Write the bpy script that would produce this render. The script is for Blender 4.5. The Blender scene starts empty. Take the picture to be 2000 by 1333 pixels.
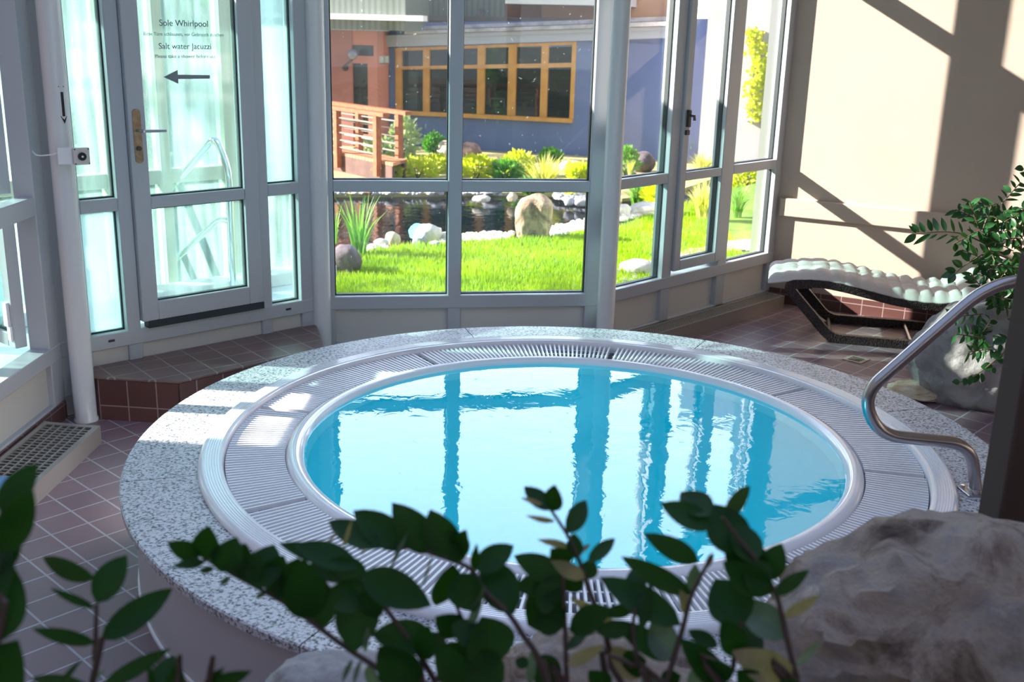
import bpy, bmesh, math, random
from math import sin, cos, radians as R, pi
from mathutils import Vector as V3, Matrix, noise
random.seed(7)
COL = bpy.context.scene.collection
# ------------------------------------------------------------ camera
FP = 2079.64                                  # focal length in pixels of a 2000 px wide frame
CAM = V3((0, -4.0436, 1.9845))
pit, roll, yaw = 0.2856, 0.0262, -0.0627
fw = V3((sin(yaw)*cos(pit), cos(yaw)*cos(pit), -sin(pit)))
_r = V3((cos(yaw), -sin(yaw), 0)); _u = _r.cross(fw)
rt = _r*cos(roll) + _u*sin(roll); up = _u*cos(roll) - _r*sin(roll)
cd = bpy.data.cameras.new('camera'); cam = bpy.data.objects.new('camera', cd); COL.objects.link(cam)
M = Matrix((rt, up, -fw)).transposed().to_4x4(); M.translation = CAM
cam.matrix_world = M
cd.sensor_width = 36; cd.lens = FP*36/2000; cd.clip_end = 300; cd.clip_start = .05
cd.dof.use_dof = True; cd.dof.focus_distance = 4.6; cd.dof.aperture_fstop = 4.6
bpy.context.scene.camera = cam
# the survey: where sight lines of the photograph meet known planes of the place
def ray(x, y): return fw + rt*((x-1000)/FP) - up*((y-666.5)/FP)
def F(z, x, y):
    d = ray(x, y); return CAM + d*((z-CAM.z)/d.z)
def PL(pl, x, y, o=0.0):
    a = R(pl[0]); n = V3((sin(a), cos(a), 0)); d = ray(x, y)
    return CAM + d*((pl[1]+o-n.dot(CAM))/n.dot(d))
def DP(x, y, dep): return CAM + ray(x, y)*dep
def depth(P): return (V3(P)-CAM).dot(fw)
class Plane:
    def __init__(s, a, d): s.a, s.d = a, d; ra = R(a); s.n = V3((sin(ra), cos(ra), 0)); s.t = V3((cos(ra), -sin(ra), 0))
    def p(s, q, o, z): v = s.t*q + s.n*(s.d+o); return V3((v.x, v.y, z))
    def px(s, x, y, o=0.0): return PL((s.a, s.d), x, y, o)
PA, PB, PC, PD = Plane(-93.3, 2.5544), Plane(-47.2, 2.5795), Plane(-12.9, 2.4104), Plane(-49.8, 1.5151)
CR = V3((1.477, 4.097, 0))
PR = Plane(25, CR.x*sin(R(25))+CR.y*cos(R(25)))
ZG = .384
# ------------------------------------------------------------ materials
def nt(name):
    m = bpy.data.materials.new(name); m.use_nodes = True; t = m.node_tree
    return m, t, t.nodes, t.links, t.nodes['Principled BSDF']
def rgb(c): return (c[0], c[1], c[2], 1)
def mat(name, c, rough=.5, metal=0, c2=None, scale=8, bump=0, bscale=60, detail=4, spec=.5, trans=0, lo=.35, hi=.65, coat=0, sheen=0):
    m, t, N, L, b = nt(name)
    b.inputs['Base Color'].default_value = rgb(c); b.inputs['Roughness'].default_value = rough
    b.inputs['Metallic'].default_value = metal; b.inputs['Specular IOR Level'].default_value = spec
    b.inputs['Coat Weight'].default_value = coat
    tc = N.new('ShaderNodeTexCoord')
    if c2:
        n = N.new('ShaderNodeTexNoise'); n.inputs['Scale'].default_value = scale; n.inputs['Detail'].default_value = detail
        r = N.new('ShaderNodeValToRGB'); r.color_ramp.elements[0].position = lo; r.color_ramp.elements[1].position = hi
        r.color_ramp.elements[0].color = rgb(c); r.color_ramp.elements[1].color = rgb(c2)
        L.new(tc.outputs['Object'], n.inputs['Vector']); L.new(n.outputs['Fac'], r.inputs['Fac']); L.new(r.outputs['Color'], b.inputs['Base Color'])
    if bump:
        n = N.new('ShaderNodeTexNoise'); n.inputs['Scale'].default_value = bscale; n.inputs['Detail'].default_value = 5
        bp = N.new('ShaderNodeBump'); bp.inputs['Strength'].default_value = bump; bp.inputs['Distance'].default_value = .01
        L.new(tc.outputs['Object'], n.inputs['Vector']); L.new(n.outputs['Fac'], bp.inputs['Height']); L.new(bp.outputs['Normal'], b.inputs['Normal'])
    if trans:
        tr = N.new('ShaderNodeBsdfTranslucent'); mx = N.new('ShaderNodeMixShader'); mx.inputs[0].default_value = trans
        tr.inputs['Color'].default_value = rgb([min(1, c[0]*1.9+.02), min(1, c[1]*1.9+.03), c[2]*.8])
        L.new(b.outputs[0], mx.inputs[1]); L.new(tr.outputs[0], mx.inputs[2]); L.new(mx.outputs[0], N['Material Output'].inputs[0])
    return m
def tilemat(name, c1, c2, grout, ang, size, rough=.45, loc=(0, 0), msize=.03):
    m, t, N, L, b = nt(name)
    tc = N.new('ShaderNodeTexCoord'); mp = N.new('ShaderNodeMapping'); mp.inputs['Rotation'].default_value = (0, 0, ang); mp.inputs['Location'].default_value = (loc[0], loc[1], 0)
    br = N.new('ShaderNodeTexBrick'); br.offset = 0; br.squash = 1
    br.inputs['Scale'].default_value = 1/size; br.inputs['Brick Width'].default_value = 1; br.inputs['Row Height'].default_value = 1
    br.inputs['Mortar Size'].default_value = msize; br.inputs['Mortar Smooth'].default_value = .2
    br.inputs['Color1'].default_value = rgb(c1); br.inputs['Color2'].default_value = rgb(c2); br.inputs['Mortar'].default_value = rgb(grout)
    n = N.new('ShaderNodeTexNoise'); n.inputs['Scale'].default_value = 5; n.inputs['Detail'].default_value = 6
    mr = N.new('ShaderNodeMapRange'); mr.inputs[3].default_value = .82; mr.inputs[4].default_value = 1.15
    mu = N.new('ShaderNodeMix'); mu.data_type = 'RGBA'; mu.blend_type = 'MULTIPLY'; mu.inputs[0].default_value = 1
    L.new(tc.outputs['Object'], mp.inputs['Vector']); L.new(mp.outputs[0], br.inputs['Vector'])
    L.new(tc.outputs['Object'], n.inputs['Vector']); L.new(n.outputs['Fac'], mr.inputs[0])
    L.new(br.outputs['Color'], mu.inputs[6]); L.new(mr.outputs[0], mu.inputs[7]); L.new(mu.outputs[2], b.inputs['Base Color'])
    bp = N.new('ShaderNodeBump'); bp.inputs['Strength'].default_value = .4; bp.inputs['Distance'].default_value = .004; bp.invert = True
    L.new(br.outputs['Fac'], bp.inputs['Height']); L.new(bp.outputs['Normal'], b.inputs['Normal'])
    b.inputs['Roughness'].default_value = rough
    return m
def glassmat(name, tint=(1, 1, 1), haze=0.0, hcol=(.9, .95, .95), streak=0.0, refl=1.0, dust=0.0):
    m, t, N, L, b = nt(name); N.remove(b); out = N['Material Output']
    tr = N.new('ShaderNodeBsdfTransparent'); tr.inputs['Color'].default_value = rgb(tint)
    gl = N.new('ShaderNodeBsdfGlossy'); gl.inputs['Roughness'].default_value = .01
    fr = N.new('ShaderNodeFresnel'); fr.inputs['IOR'].default_value = 1.45
    mm = N.new('ShaderNodeMath'); mm.operation = 'MULTIPLY'; mm.inputs[1].default_value = refl
    # the same reflectance from both sides of the thin pane
    geo = N.new('ShaderNodeNewGeometry'); lw = N.new('ShaderNodeLayerWeight'); lw.inputs['Blend'].default_value = .35
    L.new(lw.outputs['Fresnel'], mm.inputs[0]) if False else L.new(lw.outputs['Facing'], mm.inputs[0])
    pw = N.new('ShaderNodeMath'); pw.operation = 'POWER'; pw.inputs[1].default_value = 4
    ad = N.new('ShaderNodeMath'); ad.operation = 'ADD'; ad.inputs[1].default_value = .04*refl
    L.new(mm.outputs[0], pw.inputs[0]); L.new(pw.outputs[0], ad.inputs[0])
    m1 = N.new('ShaderNodeMixShader'); L.new(ad.outputs[0], m1.inputs[0]); L.new(tr.outputs[0], m1.inputs[1]); L.new(gl.outputs[0], m1.inputs[2])
    last = m1
    if haze or dust:
        df = N.new('ShaderNodeBsdfDiffuse'); tl = N.new('ShaderNodeBsdfTranslucent'); df.inputs[0].default_value = rgb(hcol); tl.inputs[0].default_value = rgb(hcol)
        m2 = N.new('ShaderNodeMixShader'); m2.inputs[0].default_value = .65; L.new(df.outputs[0], m2.inputs[1]); L.new(tl.outputs[0], m2.inputs[2])
        tc = N.new('ShaderNodeTexCoord'); mp = N.new('ShaderNodeMapping')
        n = N.new('ShaderNodeTexNoise'); n.inputs['Detail'].default_value = 6
        if dust:
            mp.inputs['Scale'].default_value = (1, 1, 1); n.inputs['Scale'].default_value = 45; n.inputs['Detail'].default_value = 2
            mr = N.new('ShaderNodeMapRange'); mr.inputs[1].default_value = .70; mr.inputs[2].default_value = .76; mr.inputs[3].default_value = haze; mr.inputs[4].default_value = dust
        else:
            mp.inputs['Scale'].default_value = (14, 14, 1.1); n.inputs['Scale'].default_value = 1
            mr = N.new('ShaderNodeMapRange'); mr.inputs[1].default_value = .3; mr.inputs[2].default_value = .7
            mr.inputs[3].default_value = max(0, haze-streak); mr.inputs[4].default_value = min(1, haze+streak)
        L.new(tc.outputs['Object'], mp.inputs[0]); L.new(mp.outputs[0], n.inputs['Vector']); L.new(n.outputs['Fac'], mr.inputs[0])
        m3 = N.new('ShaderNodeMixShader'); L.new(mr.outputs[0], m3.inputs[0]); L.new(m1.outputs[0], m3.inputs[1]); L.new(m2.outputs[0], m3.inputs[2]); last = m3
    L.new(last.outputs[0], out.inputs[0]); return m
def rockmat(name, cols, scale=3, bump=.6):
    m, t, N, L, b = nt(name); tc = N.new('ShaderNodeTexCoord')
    n = N.new('ShaderNodeTexNoise'); n.inputs['Scale'].default_value = scale; n.inputs['Detail'].default_value = 9; n.inputs['Roughness'].default_value = .65; n.inputs['Distortion'].default_value = .6
    r = N.new('ShaderNodeValToRGB'); cr = r.color_ramp
    for i, c in enumerate(cols):
        pos = .3 + .42*i/(len(cols)-1)
        e = cr.elements[i] if i < 2 else cr.elements.new(pos)
        e.position = pos; e.color = rgb(c)
    L.new(tc.outputs['Object'], n.inputs['Vector']); L.new(n.outputs['Fac'], r.inputs['Fac']); L.new(r.outputs['Color'], b.inputs['Base Color'])
    n2 = N.new('ShaderNodeTexNoise'); n2.inputs['Scale'].default_value = scale*5; n2.inputs['Detail'].default_value = 8; n2.inputs['Roughness'].default_value = .7
    bp = N.new('ShaderNodeBump'); bp.inputs['Strength'].default_value = bump; bp.inputs['Distance'].default_value = .02
    L.new(tc.outputs['Object'], n2.inputs['Vector']); L.new(n2.outputs['Fac'], bp.inputs['Height']); L.new(bp.outputs['Normal'], b.inputs['Normal'])
    b.inputs['Roughness'].default_value = .85
    return m
def watermat(name, tint, bump, scale, ior=1.33, rough=.0, stretch=(1, 1, 1)):
    m, t, N, L, b = nt(name); N.remove(b); out = N['Material Output']
    tc = N.new('ShaderNodeTexCoord'); mp = N.new('ShaderNodeMapping'); mp.inputs['Scale'].default_value = stretch
    n = N.new('ShaderNodeTexNoise'); n.inputs['Scale'].default_value = scale; n.inputs['Detail'].default_value = 3; n.inputs['Distortion'].default_value = .8
    bp = N.new('ShaderNodeBump'); bp.inputs['Strength'].default_value = 1; bp.inputs['Distance'].default_value = bump
    L.new(tc.outputs['Object'], mp.inputs[0]); L.new(mp.outputs[0], n.inputs['Vector']); L.new(n.outputs['Fac'], bp.inputs['Height'])
    fr = N.new('ShaderNodeFresnel'); fr.inputs['IOR'].default_value = ior; L.new(bp.outputs[0], fr.inputs['Normal'])
    tr = N.new('ShaderNodeBsdfTransparent'); tr.inputs[0].default_value = rgb(tint)
    gl = N.new('ShaderNodeBsdfGlossy'); gl.inputs['Roughness'].default_value = rough; L.new(bp.outputs[0], gl.inputs['Normal'])
    mx = N.new('ShaderNodeMixShader'); L.new(fr.outputs[0], mx.inputs[0]); L.new(tr.outputs[0], mx.inputs[1]); L.new(gl.outputs[0], mx.inputs[2])
    L.new(mx.outputs[0], out.inputs[0]); return m
def granitemat():
    m, t, N, L, b = nt('granite'); tc = N.new('ShaderNodeTexCoord')
    n = N.new('ShaderNodeTexNoise'); n.inputs['Scale'].default_value = 92; n.inputs['Detail'].default_value = 3; n.inputs['Roughness'].default_value = .6
    r = N.new('ShaderNodeValToRGB'); cr = r.color_ramp; cr.elements[0].position = .36; cr.elements[0].color = (.08, .085, .10, 1); cr.elements[1].position = .56; cr.elements[1].color = (.64, .65, .70, 1)
    e = cr.elements.new(.45); e.color = (.38, .39, .43, 1)
    L.new(tc.outputs['Object'], n.inputs['Vector']); L.new(n.outputs['Fac'], r.inputs['Fac']); L.new(r.outputs['Color'], b.inputs['Base Color'])
    b.inputs['Roughness'].default_value = .45; return m
def wickermat():
    m, t, N, L, b = nt('wicker'); tc = N.new('ShaderNodeTexCoord')
    w = N.new('ShaderNodeTexVoronoi'); w.inputs['Scale'].default_value = 110
    r = N.new('ShaderNodeValToRGB'); r.color_ramp.elements[0].color = (.09, .055, .05, 1); r.color_ramp.elements[1].color = (.02, .012, .012, 1); r.color_ramp.elements[1].position = .6
    bp = N.new('ShaderNodeBump'); bp.inputs['Strength'].default_value = .9; bp.inputs['Distance'].default_value = .006; bp.invert = True
    L.new(tc.outputs['Object'], w.inputs['Vector']); L.new(w.outputs['Distance'], r.inputs['Fac']); L.new(w.outputs['Distance'], bp.inputs['Height'])
    L.new(r.outputs[0], b.inputs['Base Color']); L.new(bp.outputs[0], b.inputs['Normal']); b.inputs['Roughness'].default_value = .35
    return m
def claddingmat(name, c1, c2, w=.12, ang=0):
    m, t, N, L, b = nt(name); tc = N.new('ShaderNodeTexCoord'); mp = N.new('ShaderNodeMapping'); mp.inputs['Rotation'].default_value = (0, 0, ang)
    wv = N.new('ShaderNodeTexWave'); wv.wave_type = 'BANDS'; wv.bands_direction = 'X'; wv.inputs['Scale'].default_value = 1/w/2; wv.inputs['Distortion'].default_value = 0
    r = N.new('ShaderNodeValToRGB'); r.color_ramp.elements[0].color = rgb(c1); r.color_ramp.elements[1].color = rgb(c2); r.color_ramp.elements[0].position = .3; r.color_ramp.elements[1].position = .5
    L.new(tc.outputs['Object'], mp.inputs[0]); L.new(mp.outputs[0], wv.inputs['Vector']); L.new(wv.outputs['Color'], r.inputs[0]); L.new(r.outputs[0], b.inputs['Base Color'])
    b.inputs['Roughness'].default_value = .6; return m
MT = dict(
    frame=mat('white_painted_metal', (.45, .47, .51), .42),
    column=mat('column_paint', (.66, .66, .68), .25, spec=.6, coat=.4),
    panel=mat('panel_paint', (.62, .60, .57), .5),
    wall=mat('beige_plaster', (.49, .395, .335), .6, c2=(.465, .375, .315), scale=2, bump=.05),
    ceiling=mat('ceiling_paint', (.75, .74, .72), .8),
    backwall=mat('warm_wall_paint', (.50, .46, .42), .8),
    gasket=mat('rubber_gasket', (.02, .03, .035), .5),
    steel=mat('brushed_steel', (.44, .41, .42), .28, metal=1, bump=.03, bscale=200),
    chrome=mat('polished_steel', (.75, .78, .80), .10, metal=1),
    brass=mat('aged_brass', (.42, .32, .22), .35, metal=.8, c2=(.30, .22, .15), scale=40),
    darkmetal=mat('dark_metal', (.10, .09, .09), .4, metal=.6),
    brownpost=mat('brown_post_paint', (.075, .050, .042), .8, spec=.2),
    grille=mat('grey_metal_grille', (.42, .39, .36), .4, metal=.5),
    void=mat('void_shade', (.01, .01, .01), .9),
    granite=granitemat(),
    shell=mat('white_acrylic', (.86, .87, .92), .18, spec=.6, coat=.3),
    basin=mat('turquoise_basin', (.03, .72, .84), .4),
    gutter=mat('gutter_grey_plastic', (.30, .31, .34), .5),  # even grey for the overflow channel
    grate=mat('white_grate_plastic', (.84, .85, .90), .35),
    apron=mat('white_apron_panel', (.55, .54, .58), .35),
    wicker=wickermat(),
    cushion=mat('off_white_quilted_cotton', (.60, .56, .55), .9, bump=.3, bscale=25),
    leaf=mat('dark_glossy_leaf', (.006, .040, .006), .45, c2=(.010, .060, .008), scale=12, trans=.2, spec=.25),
    leaf2=mat('tan_leaf', (.30, .24, .15), .6, c2=(.14, .16, .07), scale=30, trans=.2),  # tan tone for some leaves and thin stalks
    leaf3=mat('grey_green_leaf', (.11, .17, .14), .4, c2=(.04, .09, .05), scale=25, trans=.2),
    zz=mat('deep_green_waxy_leaf', (.015, .07, .02), .22, c2=(.03, .11, .035), scale=15, trans=.12),
    stem=mat('brown_woody_stem', (.06, .035, .03), .6),
    greenstem=mat('brown_green_stem', (.10, .075, .04), .5),
    soil=mat('planting_soil', (.05, .035, .025), .95, c2=(.10, .075, .05), scale=25, bump=.5),
    boulder=rockmat('grey_brown_boulder', [(.035, .025, .02), (.20, .145, .115), (.44, .36, .30), (.32, .285, .28), (.60, .52, .45)], 6.5, .9),
    boulder2=rockmat('blue_grey_boulder', [(.16, .15, .15), (.32, .32, .33), (.42, .41, .41), (.60, .55, .48)], 3, .7),
    mossrock=rockmat('mossy_boulder', [(.12, .12, .07), (.28, .26, .16), (.42, .36, .26)], 4, .7),
    tanrock=rockmat('tan_rock', [(.45, .30, .16), (.66, .56, .42), (.74, .68, .58)], 5, .5),
    stand=rockmat('standing_stone', [(.06, .045, .03), (.30, .21, .14), (.60, .47, .34), (.70, .60, .50)], 4.5, .9),
    palestone=rockmat('pale_stone', [(.50, .46, .42), (.70, .68, .64), (.80, .78, .74)], 6, .3),
    bluestone=rockmat('blue_grey_stone', [(.22, .24, .30), (.40, .42, .50), (.55, .56, .62)], 6, .3),
    darkrock=rockmat('dark_purple_rock', [(.06, .05, .06), (.16, .13, .15), (.32, .28, .32)], 4, .6),
    brownrock=rockmat('brown_rock', [(.14, .08, .07), (.34, .22, .18), (.52, .40, .34)], 4, .8),
    lawn=mat('lawn_soil', (.10, .22, .02), .9, c2=(.20, .36, .03), scale=6),
    grass=mat('grass_blades', (.20, .36, .004), .6, c2=(.36, .46, .01), scale=1.5, trans=.4),
    gravel=mat('pale_gravel', (.55, .52, .48), .9, c2=(.30, .28, .26), scale=30, bump=.6, bscale=30),
    mud=mat('garden_earth', (.09, .06, .04), .95, c2=(.16, .11, .07), scale=3, bump=.4, bscale=10),
    iris=mat('iris_leaf', (.14, .34, .06), .5, c2=(.24, .46, .10), scale=3, trans=.4),
    lime=mat('lime_leaf', (.42, .50, .02), .5, c2=(.62, .62, .04), scale=8, trans=.35),
    midgreen=mat('mid_green_leaf', (.07, .26, .03), .5, c2=(.14, .36, .05), scale=8, trans=.3),
    palegreen=mat('silvery_green_leaf', (.30, .40, .26), .6, c2=(.62, .66, .42), scale=5, trans=.3),
    wheat=mat('feathery_straw_grass', (.48, .50, .12), .7, c2=(.66, .60, .34), scale=6, trans=.35),
    redwood=mat('red_brown_timber', (.42, .12, .05), .5, c2=(.30, .08, .035), scale=12),
    deckwood=claddingmat('deck_boards', (.30, .11, .06), (.62, .26, .13), .14, R(20)),
    bridge_dark=mat('dark_timber_fascia', (.10, .045, .04), .7, c2=(.14, .07, .06), scale=6),
    cable=mat('steel_cable', (.5, .48, .44), .4, metal=.6),
    bluewall=mat('blue_render', (.11, .16, .34), .75, c2=(.13, .18, .37), scale=1.2),
    pinkwall=mat('pink_render', (.36, .15, .13), .8, c2=(.46, .19, .15), scale=1.5),
    pinkframe=mat('salmon_paint', (.62, .24, .18), .6),
    orange=mat('orange_wood', (.55, .26, .05), .45, c2=(.66, .33, .07), scale=6),
    greenclad=claddingmat('green_metal_cladding', (.13, .16, .14), (.19, .22, .19), .2, R(11)),
    whitetrim=mat('white_trim', (.8, .8, .8), .5),
    bluegrey=mat('blue_grey_fascia', (.40, .43, .54), .6),
    brownclad=mat('brown_render', (.26, .11, .08), .8),
    peach=mat('peach_render', (.62, .36, .24), .8),
    roofgrey=mat('grey_roof_sheet', (.30, .28, .32), .5, c2=(.5, .48, .52), scale=5),
    lilac=mat('pale_lilac_render', (.58, .54, .58), .8),
    finwhite=mat('white_exterior_render', (.82, .80, .78), .8),
    cream=mat('cream_green_paint', (.56, .58, .44), .5),
    vesttile=mat('pale_blue_tiles', (.55, .66, .78), .3, c2=(.68, .76, .84), scale=8),
    teal=mat('teal_panel', (.16, .42, .44), .4),
    black=mat('black_plastic', (.012, .010, .012), .4),
    whiteplastic=mat('white_plastic', (.80, .80, .84), .35),
    ivory=mat('ivory_plastic', (.62, .58, .54), .45),
    sticker=mat('grey_vinyl_film', (.22, .25, .28), .6),
    inkgrey=mat('faded_grey_lettering', (.13, .17, .19), .7),
    towel=mat('light_blue_towel', (.22, .42, .70), .9, bump=.4, bscale=120),
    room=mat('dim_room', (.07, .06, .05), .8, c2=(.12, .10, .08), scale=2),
    lampglass=mat('smoky_lamp_globe', (.22, .24, .32), .12, coat=1),
    glass=glassmat('clear_glass', (.97, 1, 1), dust=.0),
    glassdusty=glassmat('dusty_clear_glass', (.97, 1, 1), haze=.012, dust=.28),
    glassfog=glassmat('misted_glass', (.92, .98, .97), haze=.12, streak=.10, hcol=(.86, .95, .95)),
    glassfog2=glassmat('heavily_misted_glass', (.86, .97, .97), haze=.62, streak=.22, hcol=(.84, .95, .98)),
    glassteal=glassmat('teal_enclosure_glass', (.66, .86, .84), haze=.26, streak=.18, hcol=(.74, .90, .89)),
    houseglass=glassmat('office_glass', (.55, .58, .55), refl=1.2),
    water=watermat('pool_water', (.20, .93, 1.0), .0007, 9, 1.75),
    pond=watermat('pond_water', (.10, .12, .08), .004, 6, 1.38),
    floor=tilemat('floor_tiles', (.205, .135, .165), (.235, .15, .18), (.42, .38, .44), R(-50.5), .1535, .38, loc=(.02, .0)),
    basetile=tilemat('skirting_tiles', (.13, .065, .06), (.15, .075, .07), (.34, .27, .26), 0, .153, .3),
    steptop=tilemat('step_top_tiles', (.15, .09, .088), (.17, .105, .10), (.30, .25, .25), R(-42.8), .153, .32),
)
def darktile(name, t3):
    m, t, N, L, b = nt(name)
    tc = N.new('ShaderNodeTexCoord'); sp = N.new('ShaderNodeVectorMath'); sp.operation = 'DOT_PRODUCT'; sp.inputs[1].default_value = tuple(t3)
    sz = N.new('ShaderNodeSeparateXYZ'); cb = N.new('ShaderNodeCombineXYZ')
    L.new(tc.outputs['Object'], sp.inputs[0]); L.new(tc.outputs['Object'], sz.inputs[0]); L.new(sp.outputs['Value'], cb.inputs[0]); L.new(sz.outputs[2], cb.inputs[1])
    br = N.new('ShaderNodeTexBrick'); br.offset = 0; br.inputs['Scale'].default_value = 1/.153; br.inputs['Brick Width'].default_value = 1; br.inputs['Row Height'].default_value = 1; br.inputs['Mortar Size'].default_value = .022
    br.inputs['Color1'].default_value = (.105, .048, .044, 1); br.inputs['Color2'].default_value = (.12, .055, .05, 1); br.inputs['Mortar'].default_value = (.30, .23, .23, 1)
    mp = N.new('ShaderNodeMapping'); mp.inputs['Location'].default_value = (0, .075, 0)
    L.new(cb.outputs[0], mp.inputs[0]); L.new(mp.outputs[0], br.inputs['Vector']); L.new(br.outputs[0], b.inputs['Base Color']); b.inputs['Roughness'].default_value = .3
    return m
# ------------------------------------------------------------ mesh building
class MB:
    def __init__(s): s.v = []; s.f = []
    def add(s, vs, fs):
        n = len(s.v); s.v += [tuple(v) for v in vs]; s.f += [tuple(i+n for i in f) for f in fs]; return s
    def hexa(s, b, t):                       # bottom loop, top loop
        k = len(b); fs = [tuple(range(k))[::-1], tuple(range(k, 2*k))] + [(i, (i+1) % k, (i+1) % k+k, i+k) for i in range(k)]
        return s.add(list(b)+list(t), fs)
    def box(s, c, sx, sy, sz, rz=0):
        c = V3(c); a, b = V3((cos(rz), sin(rz), 0))*sx/2, V3((-sin(rz), cos(rz), 0))*sy/2; z = V3((0, 0, sz/2))
        q = [-a-b, a-b, a+b, -a+b]; return s.hexa([c+v-z for v in q], [c+v+z for v in q])
    def bar(s, pl, q0, q1, z0, z1, o0, o1):  # a bar lying in a facade plane
        b = [pl.p(q0, o0, z0), pl.p(q1, o0, z0), pl.p(q1, o1, z0), pl.p(q0, o1, z0)]
        t = [pl.p(q0, o0, z1), pl.p(q1, o0, z1), pl.p(q1, o1, z1), pl.p(q0, o1, z1)]
        return s.hexa(b, t)
    def prism(s, pts, vec):
        vec = V3(vec); return s.hexa([V3(p) for p in pts], [V3(p)+vec for p in pts])
    def tube(s, pts, r, n=10, caps=True):
        pts = [V3(p) for p in pts]; rs = r if isinstance(r, (list, tuple)) else [r]*len(pts)
        d0 = (pts[1]-pts[0]).normalized(); a = d0.orthogonal().normalized(); rings = []
        for i, p in enumerate(pts):
            d = (pts[min(i+1, len(pts)-1)]-pts[max(i-1, 0)]).normalized()
            a = (a-d*a.dot(d)).normalized(); b = d.cross(a)
            rings.append([p+(a*cos(2*pi*k/n)+b*sin(2*pi*k/n))*rs[i] for k in range(n)])
        vs = [v for rg in rings for v in rg]; fs = []
        for i in range(len(pts)-1):
            for k in range(n): fs.append((i*n+k, i*n+(k+1) % n, (i+1)*n+(k+1) % n, (i+1)*n+k))
        if caps: fs.append(tuple(range(n))[::-1]); fs.append(tuple(range((len(pts)-1)*n, len(pts)*n)))
        return s.add(vs, fs)
    def lathe(s, prof, n=96, a0=0, a1=2*pi, c=(0, 0, 0)):  # prof: list of (r,z); open or closed arc
        full = abs(a1-a0-2*pi) < 1e-6; m = n if full else n+1; k = len(prof); vs = []
        for i in range(m):
            a = a0+(a1-a0)*i/n
            vs += [(c[0]+r*cos(a), c[1]+r*sin(a), c[2]+z) for r, z in prof]
        fs = []
        for i in range(n):
            j = (i+1) % m
            for q in range(k-1): fs.append((i*k+q, j*k+q, j*k+q+1, i*k+q+1))
        if not full:
            fs.append(tuple(range(k))); fs.append(tuple((m-1)*k+q for q in range(k))[::-1])
        return s.add(vs, fs)
    def obj(s, name, m, parent=None, smooth=False, origin=None, recalc=True):
        me = bpy.data.meshes.new(name)
        o0 = V3(origin) if origin is not None else None
        vs = [tuple(V3(v)-o0) for v in s.v] if o0 is not None else s.v
        me.from_pydata(vs, [], s.f); me.materials.append(MT[m] if isinstance(m, str) else m)
        if recalc:
            bm = bmesh.new(); bm.from_mesh(me); bmesh.ops.recalc_face_normals(bm, faces=bm.faces); bm.to_mesh(me); bm.free()
        if smooth:
            me.polygons.foreach_set('use_smooth', [True]*len(me.polygons)); me.set_sharp_from_angle(angle=R(40))
        o = bpy.data.objects.new(name, me); COL.objects.link(o)
        if o0 is not None: o.location = o0
        if parent is not None: par(o, parent)
        return o
def par(o, p):
    o.parent = p; o.matrix_parent_inverse = Matrix.Translation(-wloc(p))
def wloc(p):
    l = V3(p.location)
    if p.parent: l = V3(p.location)
    return l
def tag(o, label=None, cat=None, group=None, kind=None):
    if label: o['label'] = label
    if cat: o['category'] = cat
    if group: o['group'] = group
    if kind: o['kind'] = kind
    return o
def thing(name, label, cat, loc=(0, 0, 0), group=None):
    o = bpy.data.objects.new(name, None); COL.objects.link(o); o.location = loc; o.empty_display_size = .1
    return tag(o, label, cat, group)
def struct(o): o['kind'] = 'structure'; return o
def bevel(o, w=.004, seg=2):
    b = o.modifiers.new('bevel', 'BEVEL'); b.width = w; b.segments = seg; b.limit_method = 'ANGLE'; return o
def circ(c, a, b, r, t0, t1, n=8): return [V3(c)+V3(a)*r*cos(t0+(t1-t0)*i/n)+V3(b)*r*sin(t0+(t1-t0)*i/n) for i in range(n+1)]
def roundpath(pts, r, n=6):
    pts = [V3(p) for p in pts]; out = [pts[0]]
    for i in range(1, len(pts)-1):
        a, b, c = pts[i-1], pts[i], pts[i+1]; u, v = (a-b), (c-b); k = min(r, u.length*.49, v.length*.49)
        p0, p1 = b+u.normalized()*k, b+v.normalized()*k
        for j in range(n+1):
            t = j/n; out.append(p0*(1-t)**2+b*2*t*(1-t)+p1*t*t)
    out.append(pts[-1]); return out
def smoothpath(pts, n=6):
    pts = [V3(p) for p in pts]; P = [pts[0]]+pts+[pts[-1]]; out = []
    for i in range(1, len(P)-2):
        a, b, c, d = P[i-1:i+3]
        for j in range(n):
            t = j/n; out.append(.5*((2*b)+(c-a)*t+(2*a-5*b+4*c-d)*t*t+(3*b-a-3*c+d)*t**3))
    out.append(pts[-1]); return out
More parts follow.
